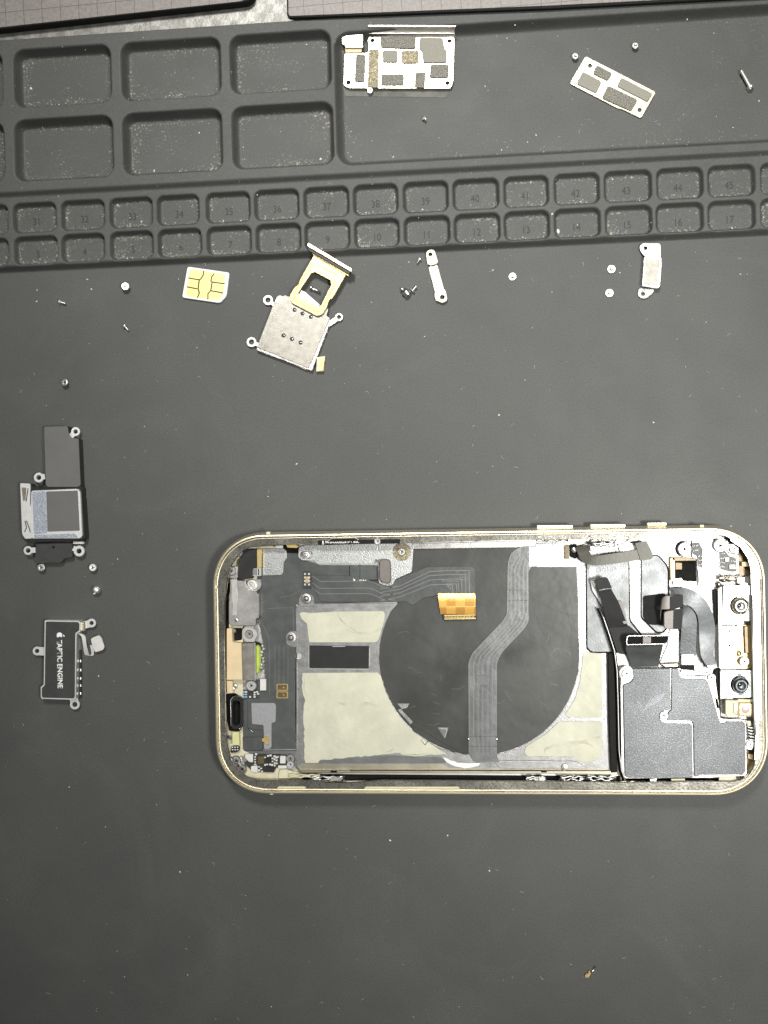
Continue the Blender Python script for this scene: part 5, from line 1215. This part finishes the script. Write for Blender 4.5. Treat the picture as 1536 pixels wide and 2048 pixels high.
lathe(P, 'round_sensor', 1491, 1418.5, 4.7, [(1.15, 0), (1.1, 0.25), (0.8, 0.32), (0.05, 0.34)], 'pink', 24)
for y in (1408, 1413, 1419): box(P, 'sensor_contact', 1470, y-1.5, 1475, y+1.5, 4.6, 4.8, 'solder', 0.5)
line(P, 'carrier_line', [(1467, 1406), (1467, 1425), (1474, 1430)], 0.12, 4.6, 4.66, 'groove')

# ---- the big grained shields
plate(P, 'shield_base', [(1242, 1340), (1358, 1336), (1430, 1350), (1441, 1437), (1492, 1440), (1494, 1552), (1400, 1556), (1250, 1557), (1243, 1548), (1241, 1375)], 2.0, 4.4, 'steel_sat', 3, bev=0.15)
plate(P, 'main_shield', [(1265, 1337), (1341, 1337), (1341.5, 1417), (1338, 1421), (1322, 1423), (1318, 1431), (1321, 1440), (1329, 1444), (1380, 1445, 3), (1384.5, 1450, 3), (1386, 1556), (1256, 1556), (1250, 1550), (1246, 1370), (1262, 1364), (1268, 1356)], 4.4, 5.05, 'shield', 3.5, bev=0.22)
plate(P, 'main_shield', [(1343.5, 1337), (1357, 1337), (1359, 1350), (1366, 1357), (1412, 1358), (1417, 1364), (1437, 1434), (1441, 1446), (1452, 1446), (1453, 1443), (1487, 1443), (1491, 1448), (1492, 1541), (1486, 1550), (1401, 1550), (1396, 1553), (1388.5, 1554), (1387, 1449), (1383, 1442), (1334, 1441), (1337, 1424), (1343, 1419)], 4.4, 5.0, 'shield', 3, bev=0.22)
M['rub'] = material('rub_mark', (0.34, 0.35, 0.36), 0.4, 0.5)
lines(P, 'rub_marks', [[(1288+5*k, 1421-3*k), (1302+5*k, 1397-2*k)] for k in range(7)]+[[(1300, 1520), (1316, 1527)], [(1410, 1500), (1424, 1490)], [(1275, 1402), (1281, 1410)]], 0.05, 5.02, 5.06, 'rub')
wire('shield_flange', [(1360, 1339), (1361, 1347), (1368, 1351), (1412, 1352)], 4.6, 0.22, 'steel_white')
wire('shield_flange', [(1441, 1436), (1484, 1436), (1492, 1441), (1494, 1450)], 4.6, 0.22, 'steel_white')
line(P, 'shield_highlight', [(1322, 1441), (1331, 1444.8), (1380, 1445.5), (1385, 1450)], 0.2, 5.0, 5.1, 'steel_white')
for x, y, r_, z in ((1327.5, 1431, 1.12, 4.9), (1423, 1355, 1.05, 4.7), (1253, 1347, 1.2, 4.7), (1500, 1488, 1.05, 4.7)):
    screw(x, y, z, r_, 'screw_plate', h=0.45)
lathe(P, 'screw_seat', 1253, 1347, 4.4, [(1.9, 0), (1.9, 0.3), (1.6, 0.32), (0.1, 0.32)], 'tray', 24)
lathe(P, 'screw_seat', 1500, 1488, 4.2, [(1.35, 0), (1.35, 0.5), (0.1, 0.5)], 'steel_sat', 24)
for k in range(5):
    y = 1455+k*6
    tube(P, 'spring_finger', [W(1494, y-2, 4.6), W(1499+k*0.6, y, 4.9), W(1505+k*0.5, y+1.5, 4.6)], 0.26, 'steel_white', 8)
box(P, 'cream_tab', 1494, 1442, 1502, 1452, 3.4, 4.4, 'tan_light', 1)
plate(P, 'brown_recess', [(1493, 1496), (1508, 1494), (1508, 1528), (1500, 1544), (1486, 1554), (1493, 1540)], 1.8, 2.4, 'brown_pad', 2)
plate(P, 'brass_block', [(1496, 1508), (1506, 1510), (1505, 1520), (1496, 1516)], 2.4, 3.4, 'tan', 1)
plate(P, 'bottom_tab', [(1438, 1553), (1472, 1552), (1473, 1562), (1438, 1562)], 3.4, 4.4, 'tan_light', 1)
plate(P, 'bottom_tab', [(1342, 1558), (1370, 1557), (1370, 1564), (1344, 1564)], 3.4, 4.6, 'tan_light', 1)
plate(P, 'bottom_tab', [(1300, 1558), (1314, 1557), (1312, 1563), (1300, 1564)], 3.4, 4.8, 'steel_white', 1)
plate(P, 'dark_gap', [(1252, 1557), (1438, 1556), (1438, 1564), (1300, 1566), (1262, 1566)], 1.7, 1.9, 'dark', 1)

# ================================================================== lint, grit and fibres on the mat
V, Fc = [], []
def fleck(px, py, s, z, a=None, asp=1.0):
    a = random.uniform(0, 6.3) if a is None else a
    x, y, _ = W(px, py, z)
    n = 5; s0 = len(V)
    rs = [s*random.uniform(0.6, 1.2) for _ in range(n)]
    for k in range(n):
        b = 2*math.pi*k/n
        dx, dy = rs[k]*math.cos(b)*asp, rs[k]*math.sin(b)
        V.append((x+dx*math.cos(a)-dy*math.sin(a), y+dx*math.sin(a)+dy*math.cos(a), z-0.02))
    V.append((x, y, z+s*0.7))
    for k in range(n): Fc.append((s0+k, s0+(k+1) % n, s0+n))
def fibre(px, py, L, z, w=0.035, a=None, curl=0.5):
    a = random.uniform(0, 6.3) if a is None else a
    x, y, _ = W(px, py, z); n = 7; s0 = len(V); c = random.uniform(-curl, curl)
    for k in range(n):
        nx, ny = -math.sin(a)*w, math.cos(a)*w; h = z+0.05+0.25*w*8*math.sin(math.pi*k/(n-1))
        V.append((x+nx, y+ny, h)); V.append((x-nx, y-ny, h)); V.append((x, y, h+w*1.4))
        x += math.cos(a)*L/n; y += math.sin(a)*L/n; a += c
    for k in range(n-1):
        s = s0+3*k
        Fc.extend([(s, s+3, s+5, s+2), (s+1, s+2, s+5, s+4), (s, s+1, s+4, s+3)])
def onphone(x, y): return 418 < x < 1545 and 1040 < y < 1600
for px, py, s in ((308, 341, .32), (62, 177, .36), (641, 318, .34), (398, 265, .22), (283, 443, .3), (235, 410, .34), (260, 436, .2), (1117, 462, .5), (1092, 1, .2), (205, 760, .1), (780, 1681, .24), (895, 1671, .24), (979, 1742, .3), (360, 1744, .26), (138, 1574, .2), (1307, 845, .28), (998, 830, .22), (593, 928, .22), (183, 578, .22), (73, 603, .22), (74, 580, .18), (357, 558, .16), (394, 695, .14), (235, 998, .13), (289, 853, .16), (235, 1118, .18), (197, 1352, .24), (1155, 450, .25), (1104, 428, .28), (1462, 1052, .2), (1240, 545, .2), (1104, 584, .2), (986, 540, .22), (849, 673, .16), (1500, 1050, .15), (1050, 760, .14), (1518, 202, .2), (1466, 255, .2), (1014, 76, .2), (1030, 50, .22), (970, 172, .2), (1072, 270, .2), (1142, 1929, .12)):
    fleck(px, py, s*0.9, hz(px, py)+0.02, None, random.uniform(1, 1.6))
for k in range(1150):
    px, py = random.uniform(5, 1531), random.uniform(5, 2043)
    if py > 560 and random.random() < 0.62: continue
    if onphone(px, py) or py < 85-px*0.055: continue
    fleck(px, py, min(0.2, random.lognormvariate(-2.9, 0.42)), hz(px, py)+0.01, None, random.uniform(1, 2))
for k in range(320):
    px, py = random.uniform(5, 1531), random.uniform(70, 2043)
    if onphone(px, py): continue
    if py > 560 and random.random() < 0.35: continue
    fibre(px, py, random.uniform(0.5, 1.6), hz(px, py), random.uniform(0.012, 0.026), None, 0.6)
# dust collected along the foot of the pocket walls
for pk in pockets:
    big = pk[1]-pk[0] > 20
    if pk[1]-pk[0] > 60: n, u1 = 200, 112
    else: n, u1 = (random.randint(25, 75) if big else random.randint(10, 60)), pk[1]
    for k in range(n):
        side = random.random()
        w_ = pk[6]*random.uniform(0.75, 1.7)
        if side < 0.45: u, v = random.uniform(pk[0]+1.5, u1-1.5), pk[2]+w_
        elif side < 0.62: u, v = random.uniform(pk[0]+1.5, u1-1.5), pk[3]-w_*1.3
        elif side < 0.8: u, v = pk[0]+w_*1.1, random.uniform(pk[2]+1, pk[3]-1)
        else: u, v = u1-w_*1.1, random.uniform(pk[2]+1, pk[3]-1)
        if not (-105 < u < 112): continue
        x, y = from_uv(u, v); z = float(height(u, v)[0])
        s = min(0.24, random.lognormvariate(-2.75, 0.5)); s0 = len(V)
        for q in range(4):
            b = 1.57*q+k; V.append((x+s*math.cos(b)*random.uniform(.6, 1.5), y+s*math.sin(b), z-0.02))
        V.append((x, y, z+s*0.7))
        for q in range(4): Fc.append((s0+q, s0+(q+1) % 4, s0+4))
du = obj('dust', V, Fc, 'dust')
set_props(du, 'pale lint, grit and fibres strewn over the dark mat', 'dust', None, 'stuff')
